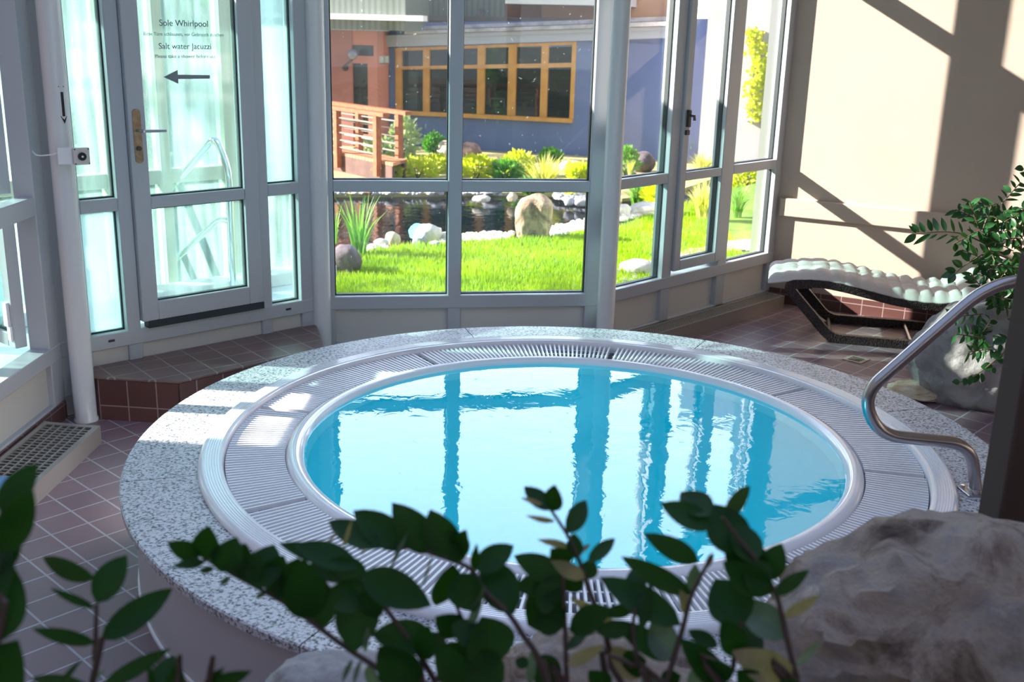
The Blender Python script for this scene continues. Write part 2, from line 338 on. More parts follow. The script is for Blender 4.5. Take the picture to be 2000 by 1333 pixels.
# ------------------------------------------------------------ rocks and plants
def rock_mesh(mb, c, sx, sy, sz, seed=0, rough=.25, sub=4, rz=0):
    bm = bmesh.new(); bmesh.ops.create_icosphere(bm, subdivisions=sub, radius=1)
    off = V3((seed*3.7, seed*1.9, seed*5.1)); vs = []
    for v in bm.verts:
        p = v.co.copy(); k = 1+rough*(noise.noise(p*1.3+off)+.5*noise.noise(p*3+off)+.28*noise.noise(p*7+off)-.30*abs(noise.noise(p*4.5+off*2))+(.12*noise.noise(p*16+off) if sub > 4 else 0))
        p = p*k; x, y, z = p.x*sx, p.y*sy, max(p.z, -.75)*sz
        vs.append((c[0]+x*cos(rz)-y*sin(rz), c[1]+x*sin(rz)+y*cos(rz), c[2]+z))
    fs = [tuple(v.index for v in f.verts) for f in bm.faces]; bm.free(); return mb.add(vs, fs)
def rock(x, y, w, h, z, m, label, seed, group=None, name='rock', rough=.22, dep=.8, sub=3, cat='rock'):
    """x,y: foot of the rock in the picture; w,h: its size there; z: ground height"""
    P = F(z, x, y); s = depth(P)/FP; sx, sz = w*s/2, h*s/1.75; c = P + V3((0, sx*dep, sz*.70))
    o = rock_mesh(MB(), c, sx, sx*dep, sz, seed, rough, sub).obj(name, m, smooth=True, origin=P)
    return tag(o, label, cat, group)
def leaf(mb, b, tip, w, nrm, fold=.18, curl=.10, n=6, shape=1.0):
    """one leaf blade from base b to tip with width w, facing nrm"""
    b, tip, nrm = V3(b), V3(tip), V3(nrm); ax = tip-b; L = ax.length; ax.normalize(); side = ax.cross(nrm).normalized(); nn = side.cross(ax).normalized()
    vs = []
    for i in range(n+1):
        t = i/n; wd = w/2*(max(0.0, sin(pi*min(1, t**.85)))**.75)*shape if 0 < t < 1 else .0006
        mid = b+ax*L*t - nn*curl*L*(t-.45)**2 + nn*curl*L*.2
        vs += [mid+side*wd+nn*wd*fold*2, mid, mid-side*wd+nn*wd*fold*2]
    fs = []
    for i in range(n):
        k = i*3; fs += [(k, k+1, k+4, k+3), (k+1, k+2, k+5, k+4)]
    mb.add(vs, fs)
def blades(mb, c, h, spread, n, w, rnd, droop=.5):
    for i in range(n):
        a = rnd.uniform(0, 2*pi); r = rnd.uniform(0, .25)*spread; L = h*rnd.uniform(.6, 1.05); lean = rnd.uniform(.1, 1)*spread
        d = V3((cos(a), sin(a), 0)); p0 = V3(c)+d*r; sd = V3((-sin(a+rnd.uniform(-1, 1)), cos(a), 0)).normalized(); vs = []; k = 5
        for j in range(k+1):
            t = j/k; p = p0+d*lean*t**2+V3((0, 0, L*(t-droop*.5*t**3*lean/max(h, .01))))
            ww = w/2*(1-t**2)+.0004; vs += [p-sd*ww, p+sd*ww]
        mb.add(vs, [(2*j, 2*j+1, 2*j+3, 2*j+2) for j in range(k)])
def clump(x, y, w, h, z, m, label, n=60, bw=.02, seed=1, cat='plant', name='grass_clump', droop=.5, group=None):
    P = F(z, x, y); s = depth(P)/FP; rnd = random.Random(seed); mb = MB(); blades(mb, P-V3((0, 0, .03)), h*s, w*s/2, n, bw, rnd, droop)
    return tag(mb.obj(name, m, origin=P, recalc=False), label, cat, group)
def bush(x, y, w, h, z, m, label, n=350, ls=.07, seed=1, name='shrub', cat='shrub', dep=.8, group=None):
    P = F(z, x, y); s = depth(P)/FP; rnd = random.Random(seed); rx, rz = w*s/2, h*s/2; c = P+V3((0, rx*dep, rz)); e = thing(name, label, cat, P, group); mb = MB()
    for i in range(n):
        a, u = rnd.uniform(0, 2*pi), rnd.uniform(-1, 1); q = math.sqrt(1-u*u); k = rnd.uniform(.55, 1)*(1+.25*noise.noise(V3((cos(a)*2, sin(a)*2, u*2+seed))))
        p = c+V3((cos(a)*q*rx*k, sin(a)*q*rx*dep*k, u*rz*k)); d = V3((cos(a)*q, sin(a)*q, u+.6)).normalized()
        d2 = (d+V3((rnd.uniform(-.6, .6), rnd.uniform(-.6, .6), rnd.uniform(-.4, .4)))).normalized()
        leaf(mb, p, p+d2*ls*rnd.uniform(.7, 1.3), ls*.5, V3((rnd.uniform(-1, 1), -1, rnd.uniform(0, 1))), n=3)
    mb.obj('foliage', m, e, recalc=False)
    ms = MB()
    for i in range(5):
        a = rnd.uniform(0, 2*pi); ms.tube([P-V3((0, 0, .02)), P+V3((cos(a)*rx*.3, rx*dep+sin(a)*rx*.3, rz*1.1))], [ls*.12, ls*.05], 5)
    ms.obj('stem', 'stem', e); return e
# ============================================================ ROOM SHELL
fl = MB().add([(-6.0, -7, 0), (4.6, -7, 0), (4.6, 4.7, 0), (-6.0, 4.7, 0)], [(0, 1, 2, 3)])
# the floor follows the bay
AB, BC, CD = V3((-2.615, .972, 0)), V3((-1.545, 2.128, 0)), V3((.13, 2.503, 0))
RE = PR.p(6.5, 0, 0)
poly = [V3((AB.x+.33, -7, 0)), V3((6.5, -7, 0)), V3((RE.x, RE.y, 0)), CR, CD, BC, AB]
poly[0] = PA.p(-7, 0, 0)
from mathutils.geometry import tessellate_polygon
hole = [V3((1.40*cos(2*pi*i/48), 1.40*sin(2*pi*i/48), 0)) for i in range(48)]
fv = poly+hole; floor = MB().add(fv, [tuple(t) for t in tessellate_polygon([poly, hole])]).obj('floor', 'floor', recalc=False); struct(floor)
sk = [V3((-2.2, -4.6, 0)), V3((2.3, -4.6, 0)), V3((2.3, .6, 0)), V3((-2.2, .6, 0))]
cm = MB(); tt = [tuple(t) for t in tessellate_polygon([poly, sk])]; pv = poly+sk
cm.add([p+V3((0, 0, 3.5)) for p in pv], tt); cm.add([p+V3((0, 0, 3.62)) for p in pv], tt)
for i in range(4): a, b = sk[i], sk[(i+1) % 4]; cm.add([a+V3((0, 0, 3.5)), b+V3((0, 0, 3.5)), b+V3((0, 0, 3.62)), a+V3((0, 0, 3.62))], [(0, 1, 2, 3)])
ceil = cm.obj('ceiling', 'ceiling', recalc=False); struct(ceil)
sb = MB()  # unseen roof glazing, added for sky light on granite and floor
for k in range(5): sb.box((-2.2+1.125*k, -2.0, 3.58), .07, 5.2, .12)
for k in range(4): sb.box((.05, -4.6+1.733*k, 3.58), 4.5, .07, .10)
rl = struct(sb.obj('added_skylight', 'frame')); MB().add([p+V3((0, 0, 3.64)) for p in sk], [(0, 1, 2, 3)]).obj('added_roof_glass', 'glass', rl, recalc=False)
wb = MB(); wb.box((0.5, -6.9, .7), 14, .15, 1.4); wb.box((0.5, -6.9, 3.0), 14, .15, 1.0)  # unseen back wall with a gap added to let in fill daylight
for k in range(8): wb.box((-6.2+1.9*k, -6.9, 1.9), .16, .15, 2.1)
struct(wb.obj('wall_back', 'backwall'))
# right wall with ledge, lit through the glass
S0 = CR.dot(PR.t)
m = MB().bar(PR, S0, 6.6, 0, 3.5, 0, .2); wr = struct(m.obj('wall_right', 'wall'))
led = MB().bar(PR, S0+.02, 6.5, .68, .815, -.035, .0); struct(bevel(led.obj('trim_1', 'wall'), .006))
tri = MB().bar(PR, S0-.01, 6.5, 0, .118, -.012, .0); struct(tri.obj('baseboard_right', darktile('skirting_right', PR.t)))
# end wall on the right, outside the picture
struct(MB().box((6.55, -2.2, 1.75), .15, 9.6, 3.5).obj('wall_side', 'backwall'))
# ---- facades: frame (mesh root) > panes, panels
ZB, ZT = .395, 3.38
def facade(name, pl, q0, q1, mull, panes, panels, frame_mat='frame', top=ZT, zt=(1.035, 1.10), hb=(2.55, 2.64), z0=0.0, depthf=.10):
    m = MB()
    m.bar(pl, q0, q1, .315, ZB, -.005, depthf)                       # bottom rail
    m.bar(pl, q0, q1, z0, .10, .0, depthf)
    m.bar(pl, q0, q1, hb[0], hb[1], 0, depthf); m.bar(pl, q0, q1, top-.1, top+.12, 0, depthf)
    for a, b in mull: m.bar(pl, a, b, z0, top, 0, depthf)
    for a, b, has_t in panes:
        if has_t: m.bar(pl, a, b, zt[0], zt[1], .0, depthf-.02)
    fr = struct(m.obj(name, frame_mat)); bevel(fr, .004, 1)
    for a, b in panels:
        MB().bar(pl, a, b, .10, .315, .03, .08).obj('panel', 'panel', fr)
    return fr
def pane(pl, a, b, z0, z1, parent, m='glass', o=.055):
    g = MB().bar(pl, a+.002, b-.002, z0+.002, z1-.002, o, o+.006).obj('glass_pane', m, parent)
    k = MB(); w = .007
    k.bar(pl, a, a+w, z0, z1, o-.012, o+.02); k.bar(pl, b-w, b, z0, z1, o-.012, o+.02); k.bar(pl, a, b, z0, z0+w, o-.012, o+.02); k.bar(pl, a, b, z1-w, z1, o-.012, o+.02)
    k.obj('gasket', 'gasket', g)
    return g
# facade C (facing the camera)
fC = facade('window_1', PC, -1.031, .686, [(-1.035, -.955), (-.271, -.19), (.596, .69)], [(-.955, -.271, 1), (-.19, .596, 1)], [(-.955, -.271), (-.19, .596)])
for a, b in ((-.955, -.271), (-.19, .596)):
    pane(PC, a, b, ZB, 1.035, fC, 'glassdusty'); pane(PC, a, b, 1.10, 2.55, fC, 'glassdusty'); pane(PC, a, b, 2.64, ZT-.1, fC)
# facade D (receding right): pane | casement | pane
fD = facade('window_2', PD, 1.996, 4.083, [(1.99, 2.085), (2.655, 2.755), (3.32, 3.43), (4.005, 4.085)], [(2.085, 2.655, 1), (3.43, 4.005, 1)], [(2.085, 2.655), (2.775, 3.305), (3.43, 4.0)])
for a, b in ((2.085, 2.655), (3.43, 4.005)):
    pane(PD, a, b, ZB, 1.035, fD); pane(PD, a, b, 1.10, 2.55, fD); pane(PD, a, b, 2.64, ZT-.1, fD)
pane(PD, 2.755, 3.32, 2.64, ZT-.1, fD)
def sash(pl, q0, q1, z0, z1, w, name, parent, zt=None, o0=-.02, o1=.07, gm='glass', wb=None):
    m = MB(); wb = wb or w
    m.bar(pl, q0, q0+w, z0, z1, o0, o1); m.bar(pl, q1-w, q1, z0, z1, o0, o1); m.bar(pl, q0+w, q1-w, z0, z0+wb, o0, o1); m.bar(pl, q0+w, q1-w, z1-w, z1, o0, o1)
    if zt: m.bar(pl, q0+w, q1-w, zt[0], zt[1], o0+.003, o1-.003)
    f = m.obj(name, 'frame'); bevel(f, .004, 1)
    if parent is not None: par(f, parent)
    zs = [(z0+wb, zt[0]), (zt[1], z1-w)] if zt else [(z0+wb, z1-w)]
    for a, b in zs: pane(pl, q0+w, q1-w, a, b, f, gm, (o0+o1)/2)
    return f
cas = sash(PD, 2.758, 3.317, .43, 2.545, .068, 'casement_sash', fD, (1.04, 1.095))
hm = MB(); hm.box(PD.p(2.79, -.03, 1.45), .03, .022, .11, -PD.t.angle(V3((1, 0, 0)))+pi); hm.tube([PD.p(2.79, -.03, 1.47), PD.p(2.79, -.075, 1.47), PD.p(2.79, -.078, 1.44)], .010, 8)
hm.obj('window_handle', 'darkmetal', cas); MB().box(PD.p(2.79, -.028, 1.36), .03, .02, .03, .8).obj('lock', 'darkmetal', cas)
# facade B with the door
fB = facade('window_3', PB, -1.0635, .5117, [(-1.068, -.90), (-.705, -.632), (.098, .168), (.368, .515)], [(-.90, -.705, 1), (.168, .368, 1)], [], z0=.20)
pane(PB, -.90, -.705, ZB, 1.035, fB, 'glassfog2'); pane(PB, -.90, -.705, 1.10, 2.55, fB, 'glassfog')
pane(PB, .168, .368, ZB, 1.035, fB, 'glassfog'); pane(PB, .168, .368, 1.10, 2.55, fB, 'glassfog2')
for a, b in ((-.90, -.705), (-.632, .098), (.168, .368)): pane(PB, a, b, 2.64, ZT-.1, fB)
MB().bar(PB, -1.06, .51, 0, .315, .02, .13).obj('base_panel', 'panel', fB)
for q in (-.80, .27): MB().bar(PB, q-.017, q+.017, .352, .364, -.008, .0).obj('drain_slot', 'gasket', fB)
door = sash(PB, -.630, .096, .435, 2.542, .09, 'door_1', None, (1.035, 1.095), o0=-.03, o1=.05, gm='glassfog', wb=.10); struct(door)
MB().bar(PB, -.60, .098, .396, .433, -.028, .03).obj('threshold_seal', 'gasket', door)
hp = MB(); hp.prism([PB.p(-.588+.022*cos(t), -.034, 1.41+.115*(1 if sin(t) > 0 else -1)+.022*sin(t)) for t in [i*2*pi/24 for i in range(24)]], PB.n*.006); hp.obj('handle_plate', 'brass', door)
hl = MB(); hl.tube(roundpath([PB.p(-.588, -.035, 1.44), PB.p(-.588, -.085, 1.44), PB.p(-.46, -.085, 1.437)], .02), .0085, 8); hl.obj('lever_handle', 'steel', door)
MB().tube([PB.p(-.588, -.036, 1.35), PB.p(-.588, -.044, 1.35)], .012, 10).obj('keyhole', 'darkmetal', door)
# grey arrow and lettering stuck to the door glass
ar = MB(); zz, o = 1.700, -.002
ar.prism([PB.p(-.415, o, zz), PB.p(-.335, o, zz+.035), PB.p(-.335, o, zz+.011), PB.p(-.155, o, zz+.007), PB.p(-.155, o, zz-.011), PB.p(-.335, o, zz-.011), PB.p(-.335, o, zz-.035)], PB.n*.001)
ar.obj('arrow_decal', 'sticker', door)
def text(s, loc, size, m, ax, parent, name, ext=.0008, align='CENTER', up_=V3((0, 0, 1))):
    c = bpy.data.curves.new(name, 'FONT'); c.body = s; c.size = size; c.align_x = align; c.extrude = ext
    o = bpy.data.objects.new(name, c); COL.objects.link(o); dg = bpy.context.evaluated_depsgraph_get(); me = bpy.data.meshes.new_from_object(o.evaluated_get(dg))
    bpy.data.objects.remove(o); ax = V3(ax).normalized(); n = ax.cross(up_)
    mw = Matrix((ax, up_, n)).transposed().to_4x4(); mw.translation = V3(loc); me.transform(mw); me.materials.clear(); me.materials.append(MT[m])
    o = bpy.data.objects.new(name, me); COL.objects.link(o); par(o, parent); return o
for s, z, size in (('Sole Whirlpool', 1.953, .044), ('Bitte Türe schliessen, vor Gebrauch duschen', 1.905, .0245), ('Salt water Jacuzzi', 1.84, .042), ('Please take a shower before use', 1.795, .026)):
    text(s, PB.p(-.285, -.004, z), size, 'inkgrey', PB.t, door, 'lettering')
# facade A (left), with two sashes opened outwards
sA = 1.121
mul = [(1.0, 1.125)]; q = -.10
unitsA = [(.36, 1.0)]
mul.append((.27, .36)); 
for k in range(8): mul.append((.27-.73*(k+1), .36-.73*(k+1)))
fA = facade('window_4', PA, -6.3, sA, mul, [(a+.0, b, 1) for a, b in [(.36, 1.0)]+[(.36-.73*(k+1), .27-.73*k) for k in range(8)]], [(.36-.73*(k+1), .27-.73*k) for k in range(8)]+[(.36, 1.0)], zt=(1.065, 1.155))
for k in range(8):
    a, b = .36-.73*(k+1), .27-.73*k
    pane(PA, a, b, ZB, 1.065, fA); pane(PA, a, b, 1.155, 2.55, fA); pane(PA, a, b, 2.64, ZT-.1, fA)
pane(PA, .36, 1.0, 2.64, ZT-.1, fA)
# opened sash: hinged at the right jamb, swung out
hinge = PA.p(.99, .10, 0); sd = (F(.42, 0, 650)-F(.42, 71, 677)); sd.z = 0; sd.normalize()
ang = math.degrees(math.atan2(-sd.y, -sd.x)); PS = Plane(-ang, 0); PS.d = PS.n.dot(hinge); hq = hinge.dot(PS.t)
for z0, z1, nm in ((.41, 1.05, 'lower_sash'), (1.17, 2.45, 'upper_sash')):
    s_ = sash(PS, hq-.60, hq-.005, z0, z1, .07, nm, fA, o0=-.06, o1=.0, gm='glassteal')
    for zz in ((z0+.16,) if z0 < 1 else (z0+.30,)):
        b = MB(); b.bar(PS, hq-.07, hq-.03, zz-.05, zz+.07, -.075, -.055); b.bar(PS, hq-.05, hq-.02, zz-.12, zz-.05, -.072, -.06); b.obj('hinge', 'whiteplastic', s_)
# round columns just inside the corners
def column(x, y, label):
    r = .0545; m = MB().lathe([(0, 0), (r+.006, 0), (r+.006, .012), (r, .02), (r, 3.5)], 32, c=(x, y, 0)); return m.obj('column', 'column', smooth=True, origin=(x, y, 0))
c1 = tag(column(-2.492, .93, ''), 'round white column beside the left window, with arrow and alarm box', 'column')
c2 = tag(column(-1.545, 2.13-.02, ''), 'round white column between the door and the middle window', 'column')
c3 = tag(column(.175, 2.395, ''), 'round white column between the middle window and the right window', 'column')
for a in (c1, c2, c3): a['kind'] = 'structure'
# tiled step under the door
st = [F(.23, 192, 736), F(.23, 348, 745), F(.23, 634, 678), PB.p(.47, .018, .23), PB.p(-1.0, .018, .23)]
stp = [V3((p.x, p.y, 0)) for p in st]
tk = (stp[1]-stp[0]).normalized(); tk2 = (stp[2]-stp[1]).normalized()
dstep = MB().prism(stp, (0, 0, .218)); dt = darktile('step_riser_tiles', (.0, .0, 0))
def riser(a, b, name='riser'):
    n = (b-a).cross(V3((0, 0, 1))).normalized(); m = MB().prism([a, b, b+n*.008, a+n*.008], (0, 0, .216)); return m, darktile(name+'_tiles', (b-a).normalized())
step = dstep.obj('tiled_step', 'basetile', origin=stp[0]); tag(step, 'low brown tiled step below the glass door', 'step'); step['kind'] = 'structure'
for a, b in ((stp[0], stp[1]), (stp[1], stp[2])):
    m, mm = riser(a, b); m.obj('riser', mm, step)
grow = [p+V3((0, 0, .216)) for p in stp]; cc = sum(grow, V3())/5
bevel(MB().prism([grow[0]+V3((-.0, -.012, 0)), grow[1]+V3((.004, -.012, 0)), grow[2]+V3((.01, -.008, 0)), grow[3], grow[4]], (0, 0, .016)).obj('step_tread', 'steptop', step), .008, 3)
# skirting under facade C/B corner
struct(MB().bar(PA, -6, 1.1, 0, .09, -.012, 0).obj('baseboard_left', darktile('skirting_left', PA.t)))
# ---- floor convector boxes with gridded grilles
def convector(corners, ztop, label, nx, ny, t0):
    """corners: front-right, front-left, back-left, back-right on the floor"""
    a, b, c, d = [V3((p[0], p[1], 0)) for p in corners]; e = thing('convector', label, 'floor heater', a)
    m = MB(); w = .012
    ctr = (a+b+c+d)/4
    for p, q in ((a, b), (b, c), (c, d), (d, a)):
        n = (ctr-(p+q)/2); n = (n-(q-p).normalized()*n.dot((q-p).normalized())).normalized()
        m.prism([p, q, q+n*w, p+n*w], (0, 0, ztop-.012))
    m.obj('casing', 'grille', e)
    g = MB(); U, W = (b-a), (d-a); z = ztop-.012; mg = .14*1.0
    def P(u, v, dz=0): return a*(1-u)*(1-v)+b*u*(1-v)+c*u*v+d*(1-u)*v+V3((0, 0, z+dz))
    g.hexa([P(0, 0), P(1, 0), P(1, .1), P(0, .1)], [P(0, 0, .012), P(1, 0, .012), P(1, .1, .012), P(0, .1, .012)])
    g.hexa([P(0, .92), P(1, .92), P(1, 1), P(0, 1)], [P(0, .92, .012), P(1, .92, .012), P(1, 1, .012), P(0, 1, .012)])
    eu = .03/U.length
    for u0, u1 in ((0, eu), (1-eu, 1)): g.hexa([P(u0, .1), P(u1, .1), P(u1, .92), P(u0, .92)], [P(u0, .1, .011), P(u1, .1, .011), P(u1, .92, .011), P(u0, .92, .011)])
    for i in range(1, ny):
        v = .1+.82*i/ny; g.hexa([P(eu, v-.014), P(1-eu, v-.014), P(1-eu, v+.014), P(eu, v+.014)], [P(eu, v-.014, .009), P(1-eu, v-.014, .009), P(1-eu, v+.014, .009), P(eu, v+.014, .009)])
    for i in range(1, nx):
        u = eu+(1-2*eu)*i/nx; h = .0045/U.length; g.hexa([P(u-h, .1), P(u+h, .1), P(u+h, .92), P(u-h, .92)], [P(u-h, .1, .008), P(u+h, .1, .008), P(u+h, .92, .008), P(u-h, .92, .008)])
    g.obj('grille', 'grille', e)
    MB().prism([p+(ctr-p)*.06+V3((0, 0, .01)) for p in (a, b, c, d)], (0, 0, .01)).obj('shade_sheet', 'void', e)  # near-black sheet stands for the shade below the grille
    return e
f0 = F(.09, 196, 832); b0 = F(.09, 104, 824)
zA = -3.2
convector([(f0.x, f0.y), (f0.x+.17, zA), (f0.x-.06, zA), (PA.p(f0.y, -.02, 0).x, b0.y)], .09, 'low grey floor heater with square gridded grille below the left window', 120, 6, 0)
g1 = PD.p(4.0, -.03, 0); g0 = PD.p(2.32, -.03, 0); h1 = F(.10, 1521, 580)
wv = V3((h1.x, h1.y, 0))-g1; wdt = abs(wv.dot(PD.n)); 
convector([g0-PD.n*wdt, g1-PD.n*wdt, g1, g0], .095, 'low grey floor heater with gridded grille below the right window', 70, 6, 0)
# alarm box, arrow decal and cable on the left column
ax0 = V3((-2.492, .93, 0)); vd = (CAM-ax0); vd.z = 0; vd.normalize(); vs_ = V3((0, 0, 1)).cross(vd)   # vd towards camera, vs_ to the right
zb = 1.352
e = thing('call_box', 'small square white box with round black sensor on the left column', 'alarm box', ax0+vd*.06+V3((0, 0, zb)))
bx = MB(); dirb = (vd*.85-vs_*.0).normalized()
c_ = ax0+vd*.07+vs_*.01+V3((0, 0, zb)); a_ = vs_*.032; 
def obox(mb, c, ax, ay, az): return mb.hexa([c-ax-ay-az, c+ax-ay-az, c+ax+ay-az, c-ax+ay-az], [c-ax-ay+az, c+ax-ay+az, c+ax+ay+az, c-ax+ay+az])
u1 = (vd*.55+vs_*.83).normalized(); u2 = (vs_*.97-vd*.25).normalized(); n2 = u2.cross(V3((0, 0, 1))).normalized()
n2 = n2 if n2.dot(vd) > 0 else -n2
bevel(obox(MB(), c_+vs_*.005, vs_*.034, vd*.014, V3((0, 0, .040))).obj('back_box', 'whiteplastic', e), .006, 3)
cf = c_+vs_*.075+vd*.015
fp_ = bevel(obox(MB(), cf, u2*.037, n2*.012, V3((0, 0, .040))).obj('front_plate', 'ivory', e), .004, 2)
sn_ = MB().tube([cf+n2*.010, cf+n2*.020], .019, 24).obj('sensor', 'black', fp_); MB().tube([cf+n2*.019, cf+n2*.023], .005, 12).obj('sensor_lens', 'whiteplastic', fp_)
for sx in (-1, 1):
    for sz in (-1, 1): MB().tube([cf+u2*.031*sx+V3((0, 0, .034*sz))+n2*.010, cf+u2*.031*sx+V3((0, 0, .034*sz))+n2*.0135], .0035, 8).obj('screw', 'darkmetal', fp_)
cb = MB(); cb.tube(smoothpath([c_-vs_*.03+V3((0, 0, .015)), c_-vs_*.065-vd*.01+V3((0, 0, .006)), c_-vs_*.12-vd*.05+V3((0, 0, .002)), c_-vs_*.145-vd*.10+V3((0, 0, .03))]), .0035, 6)
tag(cb.obj('cable', 'whiteplastic', origin=c_-vs_*.03), 'thin white cable running from the alarm box to the left window frame', 'cable')
def oncol(s, z, r=.0548):                     # a point on the column surface
    an = s/r; d = vd*cos(an)+vs_*sin(an); return ax0+d*r+V3((0, 0, z))
dc = MB()
def patch(mb, pts, r0=.0546, r1=.0552):
    mb.hexa([oncol(s, z, r0) for s, z in pts], [oncol(s, z, r1) for s, z in pts])
for k in range(8):
    z0, z1 = 1.535+k*.014, 1.535+(k+1)*.014; patch(dc, [(.020, z0), (.0335, z0), (.0335, z1), (.020, z1)])
for k in range(5):
    w0, w1 = .0165*k/5, .0165*(k+1)/5; z0, z1 = 1.50+k*.0073, 1.50+(k+1)*.0073
    patch(dc, [(.027-w0, z0), (.027+w0, z0), (.027+w1, z1), (.027-w1, z1)])
tag(dc.obj('arrow_decal', 'black', c1), None)
d2 = MB(); patch(d2, [(.012, 1.669), (.04, 1.669), (.04, 1.674), (.012, 1.674)]); d2.obj('decal_line', 'black', c1)
# ============================================================ WHIRLPOOL
RG, RW, RGI, RL = 1.7294, 1.4607, 1.3668, 1.1362
wp = thing('whirlpool', 'large round whirlpool with granite surround and white overflow rim, filled with turquoise water', 'whirlpool', (0, 0, 0))
MB().lathe([(1.44, .0), (1.685, 0), (1.685, ZG-.032), (1.44, ZG-.032)], 128).obj('apron', 'apron', wp, smooth=True)
MB().lathe([(1.685, 0), (1.693, 0), (1.693, .012), (1.685, .014)], 128).obj('base_joint', 'whiteplastic', wp, smooth=True)
NS = 8; a0_ = R(-24)
for k in range(NS):
    a = a0_+2*pi*k/NS; g = .0016
    s_ = MB().lathe([(1.452, ZG-.032), (RG-.004, ZG-.032), (RG, ZG-.028), (RG, ZG-.005), (RG-.005, ZG), (1.452, ZG)], 20, a+g, a+2*pi/NS-g).obj('granite_slab', 'granite', wp, smooth=True)
# ribbed white rim
pr = [(1.455, ZG-.02), (RW, ZG+.004), (RW-.003, ZG+.016), (RW-.012, ZG+.024)]
r = RW-.018
for i in range(7): pr += [(r, ZG+.0275), (r-.0045, ZG+.0275), (r-.0058, ZG+.0245), (r-.0078, ZG+.0245)]; r -= .0092
pr += [(RGI+.004, ZG+.022), (RGI, ZG+.016), (RGI, ZG-.03)]
MB().lathe(pr, 192).obj('ribbed_rim', 'shell', wp, smooth=True)
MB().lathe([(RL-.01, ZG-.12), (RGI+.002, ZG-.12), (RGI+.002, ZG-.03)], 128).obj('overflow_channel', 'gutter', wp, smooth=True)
# inner lip, turning over into the basin
lip = [(RL, ZG-.12), (RL, ZG-.012)] + [(1.103+.034*cos(t), ZG-.010+.026*sin(t)) for t in [i*pi/10 for i in range(11)]] + [(1.063, ZG-.03), (1.055, ZG-.06)]
MB().lathe(lip, 160).obj('inner_lip', 'shell', wp, smooth=True)
bas = [(1.055, ZG-.058), (1.045, ZG-.12), (1.03, ZG-.24), (1.0, ZG-.34), (.94, ZG-.44), (.84, ZG-.55), (.70, ZG-.66), (.52, ZG-.74), (.30, ZG-.79), (0.001, ZG-.80)]
MB().lathe(bas, 128).obj('basin', 'basin', wp, smooth=True, recalc=True)
for an, rr, zz in ((-1.45, .30, -.783), (-.6, .30, -.783), (.4, .30, -.783), (1.3, .30, -.783), (2.3, .30, -.783), (3.2, .30, -.783)):
    MB().lathe([(0, ZG+zz+.006), (.05, ZG+zz+.004), (.055, ZG+zz-.006)], 20, c=(rr*cos(an), rr*sin(an), 0)).obj('air_nozzle', 'whiteplastic', wp)
lf = MB(); lf.tube([(0, -1.005, ZG-.24), (0, -.985, ZG-.24)], .09, 24); lf.obj('added_pool_lamp', 'whiteplastic', wp)  # lamp body and light added below the surface to brighten the water
ul = bpy.data.lights.new('added_pool_light', 'AREA'); ul.shape = 'DISK'; ul.size = .16; ul.energy = 6.5; ul.color = (.86, .96, 1); uo_ = bpy.data.objects.new('added_pool_light', ul); COL.objects.link(uo_)
uo_.location = (0, -.975, ZG-.24); uo_.rotation_euler = V3((0, 1, -.16)).to_track_quat('-Z', 'Y').to_euler(); uo_.parent = wp
# water surface with small real waves
wm = MB(); vs = []; fs = []; NR, NA = 60, 180; zw = ZG-.012
for i in range(NR+1):
    rr = 1.072*i/NR
    for j in range(NA):
        an = 2*pi*j/NA; x, y = rr*cos(an), rr*sin(an)
        amp = .0006*(.30+.70*math.exp(-((x-.14)**2+(y-.0)**2)/.16))
        h = amp*(1.3*noise.noise(V3((x*6, y*9, 1.3)))+.7*noise.noise(V3((x*14, y*30, 4))))
        vs.append((x, y, zw+h))
for i in range(NR):
    for j in range(NA): fs.append((i*NA+j, (i+1)*NA+j, (i+1)*NA+(j+1) % NA, i*NA+(j+1) % NA))
wo = wm.add(vs, fs).obj('water', 'water', wp, smooth=True, recalc=False)
for p in wo.data.polygons: p.use_smooth = True
# overflow grate in eight sections, white radial bars
NB = 352; SEC = 8; per = NB//SEC
for s_ in range(SEC):
    mb = MB()
    for k in range(per-1):
        a = R(82)+2*pi*(s_*per+k+.5)/NB + R(.05); ca, sa = cos(a), sin(a); dx, dy = -sa, ca; w = .0062
        def Q(r_, t, z): return (r_*ca+dx*t, r_*sa+dy*t, ZG+z)
        r0, r1 = RL+.004, RGI-.006
        b = [Q(r0, -w, -.012), Q(r1, -w, -.012), Q(r1, w, -.012), Q(r0, w, -.012)]
        t = [Q(r0, -w*.7, .004), Q(r1, -w*.7, .004), Q(r1, w*.7, .004), Q(r0, w*.7, .004)]
        mb.hexa(b, t)
    a0, a1 = R(82)+2*pi*s_/SEC+.004, R(82)+2*pi*(s_+1)/SEC-.012
    for rr in (RL+.05, (RL+RGI)/2, RGI-.05): mb.lathe([(rr-.006, ZG-.024), (rr+.006, ZG-.024), (rr+.006, ZG-.013), (rr-.006, ZG-.013)], 10, a0, a1)
    mb.obj('overflow_grate', 'grate', wp)
